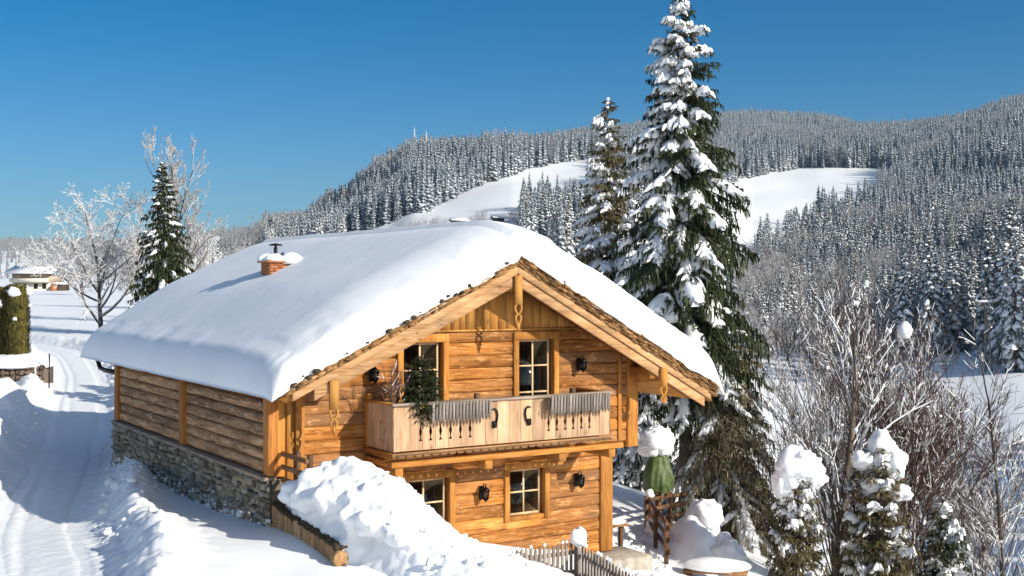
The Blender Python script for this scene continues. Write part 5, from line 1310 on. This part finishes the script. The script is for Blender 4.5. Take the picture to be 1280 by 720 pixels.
# ------------------------------------------------------------------ left side
x, y, _ = wpx(20, 50.5); w0 = gz(x, y); z = w0 + .82
r = empty('rock_wall', (x, y, w0), .15, 'low rock wall carrying a thick snow pad under the clipped thuja', 'rock wall')
mb = MB()
for k in range(3):
    for i in range(14):
        if random.random() < .92: mb.blob((-1.25 + .19 * i + random.uniform(-.05, .05), random.uniform(-.95, -.8), .12 + .22 * k), (random.uniform(.10, .16), .13, random.uniform(.09, .13)), i + 9 * k, 8, 6, amp=.35)
mb.box(-1.3, 1.3, -.85, .9, -.8, .62, t=.1); mb.build('rocks', M['rock'], r)
mb = MB(); mb.blob((.0, 0, .66), (1.5, 1.15, .46), 4, 30, 14, amp=.16, flat=-.3); mb.build('snow_pad', M['snow'], r, smooth=True)
def thuja(px, d, H, Rx, seed, label):
    X_, Y_, _ = wpx(px, d); rr = empty('clipped_thuja', (X_, Y_, z), seed, label, 'thuja')
    rnd = random.Random(seed); m_ = MB(); 
    for i in range(5200):
        a = rnd.uniform(0, 6.283); h = rnd.uniform(0, 1); q = (rnd.random() ** .35)
        rx = Rx * (1 - .22 * h ** 3) * q; sq = 1 / max(abs(math.cos(a)), abs(math.sin(a))) ** .6
        p = Vector((rx * sq * math.cos(a), rx * sq * math.sin(a), h * H)); n_ = Vector((math.cos(a), math.sin(a), .6)); k = n_.cross(Vector((0, 0, 1))).normalized() * rnd.uniform(.03, .06); u = Vector((rnd.uniform(-.05, .05), rnd.uniform(-.05, .05), rnd.uniform(.12, .22))) + n_ * .05
        m_.add([p - k, p + k, p + u + k * .4, p + u - k * .4], [(0, 1, 2, 3)], 0, rnd.random())
    m_.build('foliage', M['thuja'], rr); m_ = MB(); m_.tube([(0, 0, -.4), (0, 0, H * .8)], [.09, .04], 6); m_.build('trunk', M['bark'], rr)
    m_ = MB()
    for i in range(9): a = rnd.uniform(0, 6.28); q = rnd.uniform(.1, 1.0); hh = rnd.uniform(.80, 1.02) if i < 6 else rnd.uniform(.2, .8); m_.blob((Rx * q * math.cos(a), Rx * q * math.sin(a), H * hh), (rnd.uniform(.16, .30), rnd.uniform(.16, .30), rnd.uniform(.12, .22)), i + seed, 10, 7, amp=.35)
    m_.build('snow_load', M['snow_tree'], rr, smooth=True)
thuja(21, 50.6, 3.0, .46, 3, 'clipped thuja column with snow on top standing on the rock wall')
thuja(-1, 50.8, 2.9, .38, 5, 'snow smeared thuja column cut by the left picture edge')
x, y, _ = wpx(61, 49.5); g = gz(x, y)
o = MB(); o.tube([(0, 0, -.3), (.02, 0, 1.45)], .03, 8); o = o.build('marker_pole', M['iron']); o.location = (x, y, g); tag(o, 'thin dark snow marker pole beside the road', 'marker pole')
x, y, _ = wpx(44, 48.5); g = gz(x, y)
r = empty('marker_post', (x, y, g), 0, 'short pale marker post with a snow tip at the road edge', 'marker post')
o = MB(); o.tube([(0, 0, -.3), (0, 0, .62)], .035, 8); o.build('post', M['white_metal'], r); o = MB(); o.blob((0, 0, .66), (.09, .09, .09), 2, 10, 7); o.build('snow_tip', M['snow'], r, smooth=True)
# clods thrown out by the plough
def clods():
    m_ = MB(); rnd = random.Random(8)
    def put(x, y, s, k):
        m_.blob((x, y, gz(x, y) + s * .25), (s * rnd.uniform(.7, 1.3), s * rnd.uniform(.7, 1.3), s * rnd.uniform(.5, .9)), k, 7, 5, amp=.5)
    L = [(-12, 33), (-7.2, 18)]
    for k in range(420):
        t = rnd.random(); i = 30 + int(t * 62); p = ROADS[min(i, len(ROADS) - 2)]; q = ROADS[min(i + 1, len(ROADS) - 1)]; d = (q - p); d = d / np.linalg.norm(d); n_ = np.array([d[1], -d[0]])
        side = 1 if rnd.random() < .75 else -1
        w = side * (ROADW + abs(rnd.gauss(.35, .4)) - .25) ; c = p + n_ * w + d * rnd.uniform(-.4, .4); put(c[0], c[1], abs(rnd.gauss(.03, .035)) + .02, k)
    for k in range(120):
        a_ = rnd.uniform(.5, 3.2); b_ = rnd.uniform(-5.2, -2.2); x, y = hw(a_, b_); s_ = abs(rnd.gauss(.0, .035)) + .018
        zz = float(heap_z(np.array([x]), np.array([y]))[0])
        m_.blob((x, y, zz + s_ * .3), (s_ * rnd.uniform(.7, 1.4), s_ * rnd.uniform(.7, 1.4), s_ * rnd.uniform(.5, .9)), k, 7, 5, amp=.5)
    for k in range(120):
        x = rnd.uniform(1.9, 3.7); y = rnd.uniform(25.5, 32); put(x, y, abs(rnd.gauss(.03, .03)) + .02, k)
    o = m_.build('snow_clods', M['snow'], smooth=True); tag(o, 'lumps of ploughed snow scattered along the road bank', 'snow clods', kind='stuff')
clods()
# ------------------------------------------------------------------ far buildings
def farmhouse():
    d = 300; x, y, _ = wpx(39, d); z = CAMZ - (363 - 354) / F * d
    r = empty('farmhouse', (x, y, z), R(-4), 'distant farmhouse with pale ground floor, dark upper floor and snowy roof', 'farmhouse')
    w, dp, h = 9.6, 7.5, 4.1
    m_ = MB(); m_.box(-w / 2, w / 2, 0, dp, -2, 2.1); m_.build('ground_floor', M['plaster'], r)
    m_ = MB(); m_.box(-w / 2 - .1, w / 2 + .1, -.1, dp + .1, 2.1, h); m_.build('upper_floor', M['pale_plaster'], r)
    rf = MB()
    rf.prism([(-1.6, h + .0), (dp / 2, h + 1.5), (dp + 1.6, h)], lambda a, b: (-w / 2 - 1.2, a, b), lambda a, b: (w / 2 + 1.2, a, b)); rf = rf.build('roof', M['darkwood'], r)
    m_ = MB(); m_.prism([(-1.75, h + .05), (-1.75, h + .45), (dp / 2, h + 2.0), (dp + 1.7, h + .45), (dp + 1.7, h + .05), (dp / 2, h + 1.55)], lambda a, b: (-w / 2 - 1.35, a, b), lambda a, b: (w / 2 + 1.35, a, b)); m_.build('roof_snow', M['snow_soft'], rf)
    m_ = MB(); m_.box(-w / 2 - .2, w / 2 + .2, -1.2, -.1, 2.0, 2.15); m_.box(-w / 2 - .2, w / 2 + .2, -1.25, -1.1, 2.15, 3.0); m_.build('balcony', M['plaster'], r)
    for q in (-3.6, -1.8, 1.2, 3.4):
        m_ = MB(); m_.box(q - .5, q + .5, -.06, .02, .4, 1.7); f_ = m_.build('window', M['dark_room'], r)
    for q in (-3.2, 0, 3):
        m_ = MB(); m_.box(q - .5, q + .5, -.16, -.08, 3.05, 3.9); m_.build('window', M['cream'], r)
    m_ = MB(); m_.box(w / 2 + .1, w / 2 + 3.0, .5, 4.5, -2, 1.5); m_.build('shed', M['darkwood'], r); m_ = MB(); m_.box(w / 2, w / 2 + 3.3, .2, 4.8, 1.5, 2.0); m_.build('shed_snow', M['snow_soft'], r)
    m_ = MB(); m_.blob((w / 2 + 1.0, -.8, .6), (1.0, .7, .9), 3, 8, 6); o = m_.build('log_pile', M['brick']); o.location = r.matrix_basis @ Vector((0, 0, 0)); tag(o, 'reddish covered wood pile beside the distant farmhouse', 'wood pile')
farmhouse()
def barn(px, py, d, w, label, long=1.6):
    x = (px - 640) / F * d; z = CAMZ - (py - 354) / F * d
    r = empty('hay_barn', (x, d, z), R(20), label, 'barn', 'hay barns on the upper pasture')
    m_ = MB(); m_.box(-w * long / 2, w * long / 2, 0, w, -3, w * .55); m_.build('wall', M['darkwood'], r)
    m_ = MB(); m_.prism([(-.6, w * .5), (w / 2, w * .85), (w + .6, w * .5)], lambda a, b: (-w * long / 2 - .6, a, b), lambda a, b: (w * long / 2 + .6, a, b)); rf = m_.build('roof', M['darkwood'], r)
    m_ = MB(); m_.prism([(-.7, w * .52), (-.7, w * .66), (w / 2, w * 1.02), (w + .7, w * .66), (w + .7, w * .52), (w / 2, w * .87)], lambda a, b: (-w * long / 2 - .7, a, b), lambda a, b: (w * long / 2 + .7, a, b)); m_.build('roof_snow', M['snow_soft'], rf)
barn(624, 277, 470, 2.6, 'small dark hay barn with snowy roof standing alone right of the long barn')
barn(575, 280, 470, 2.4, 'long low hay barn half hidden by frosted scrub', 2.6)
def mast(px, py, d, H, label):
    x = (px - 640) / F * d; y = d; z = gz(x, y); H = CAMZ - (py - 354) / F * d - z
    r = empty('radio_mast', (x, y, z), 0, label, 'radio mast', 'radio masts on the wooded summit'); m_ = MB()
    L = [Vector((.9 * math.cos(a), .9 * math.sin(a), 0)) for a in (0, 2.09, 4.19)]
    for p in L: m_.bar(p, p * .25 + Vector((0, 0, H)), .25, .25)
    k = 9
    for i in range(k):
        for a in range(3):
            t0, t1 = i / k, (i + 1) / k; f0 = lambda p, t: p * (1 - .75 * t) + Vector((0, 0, H * t))
            m_.bar(f0(L[a], t0), f0(L[(a + 1) % 3], t1), .14, .14)
    m_.build('lattice', M['white_metal'], r); m_ = MB(); m_.tube([(0, 0, H), (0, 0, H + 2)], .12, 6); m_.build('antenna', M['white_metal'], r)
mast(518, 161, 905, 0, 'taller lattice radio mast at the left end of the wooded summit'); mast(533, 166, 905, 0, 'shorter lattice radio mast right beside the taller one')
# utility pole in the valley field
def pole():
    d = 205; x = (1232 - 640) / F * d; z = gz(x, d); zt = CAMZ - (364 - 354) / F * d; H = zt - z
    r = empty('utility_pole', (x, d, z), R(-8), 'wooden utility pole with crossarm and insulators in front of the dark grove', 'utility pole')
    m_ = MB(); m_.tube([(0, 0, -.5), (0, 0, H)], [.2, .14], 8); m_.tube([(1.15, 0, -.5), (.12, 0, H * .80)], [.17, .13], 8); m_.build('post', M['grey_z'], r)
    m_ = MB(); m_.bar((-1.7, 0, H - 1.9), (1.7, 0, H - 1.9), .2, .24); m_.bar((-1.4, .0, H - 1.9), (0, 0, H - 3.4), .14, .14); m_.bar((1.4, 0, H - 1.9), (0, 0, H - 3.4), .14, .14); m_.build('crossarm', M['grey_x'], r)
    for p in ((-1.55, 0, H - 1.78), (1.55, 0, H - 1.78), (0, 0, H + .02)):
        m_ = MB(); m_.lathe(p, [(.08, 0), (.2, .12), (.12, .26), (.2, .38), (.07, .55)], 8); m_.build('insulator', M['white_metal'], r)
    m_ = MB(); m_.blob((0, 0, H - 1.72), (1.6, .26, .22), 3, 12, 8); m_.blob((0, 0, H + .45), (.25, .25, .22), 5, 8, 6); m_.blob((.7, 0, H - 4.6), (.5, .4, .3), 5, 8, 6); m_.build('snow_load', M['snow'], r, smooth=True)
    for k, p in enumerate(((-1.55, 0, H - 1.3), (1.55, 0, H - 1.3), (0, 0, H + .5))):
        for e in ((-70, 60, -3), (60, 25, 3)):
            m_ = MB(); n_ = 14; q = Vector(p); w = q + Vector(e)
            m_.tube([q.lerp(w, i / n_) - Vector((0, 0, 4 * (i / n_) * (1 - i / n_) * 2.2)) for i in range(n_ + 1)], .022, 4); m_.build('wire', M['iron'], r)
pole()
# low snowy scrub along the far edge of the valley field
rnd = random.Random(5)
for i in range(16):
    px = rnd.uniform(1135, 1290) if i < 11 else rnd.uniform(950, 1130); d = rnd.uniform(212, 250); x = (px - 640) / F * d; z = gz(x, d)
    r = empty('snowy_bush', (x, d, z), rnd.uniform(0, 6), 'low snow covered bush along the far edge of the valley field', 'bush', 'snowy bushes along the valley field')
    b = MB(); s = MB(); w = rnd.uniform(1.2, 2.4)
    for k in range(160):
        a = rnd.uniform(0, 6.28); q = rnd.random() ** .5 * w; h = rnd.uniform(.2, 1.7); p = Vector((q * math.cos(a), q * math.sin(a), h)); u = Vector((rnd.uniform(-.4, .4), rnd.uniform(-.4, .4), rnd.uniform(.1, .5))); v = Vector((rnd.uniform(-1, 1), rnd.uniform(-1, 1), .1)).normalized() * .12
        b.add([p - v, p + v, p + u], [(0, 1, 2)], 0, rnd.random())
        if k % 4 == 0: s.blob(p + Vector((0, 0, .1)), (rnd.uniform(.15, .4), rnd.uniform(.15, .4), rnd.uniform(.1, .2)), k, 6, 4)
    b.build('branches', M['needle_far'], r)['kind'] = 'stuff'; s.build('snow_load', M['snow_tree'], r, smooth=True)['kind'] = 'stuff'

# young spruces hidden behind the roof, told by their shadow on the road
for i, (X_, Y_, H_) in enumerate([(-10.2, 43.8, 5.4), (-8.8, 45.2, 6.0)]):
    near_spruce('spruce_tree', X_, Y_, 120 + i, H_, 1.7, ['smaller', 'larger'][i] + ' young spruce behind the chalet that throws a shadow on the road', whorls=18, per=6, twig=.34, snow=.5, low=.06, tri_w=.12)
# ------------------------------------------------------------------ thin winter air
mb = MB(); mb.box(-5900, 5900, -5900, 5900, -62, 425)
hz_m = bpy.data.materials.new('thin haze'); hz_m.use_nodes = True; n_ = hz_m.node_tree.nodes; n_.remove(n_['Principled BSDF'])
pv = n_.new('ShaderNodeVolumePrincipled'); pv.inputs['Density'].default_value = .000075; pv.inputs['Color'].default_value = (.50, .76, 1, 1); pv.inputs['Anisotropy'].default_value = .2
hz_m.node_tree.links.new(pv.outputs[0], n_['Material Output'].inputs['Volume'])
o = mb.build('haze', hz_m); tag(o, 'thin bluish winter haze over the valley', 'haze', kind='stuff')
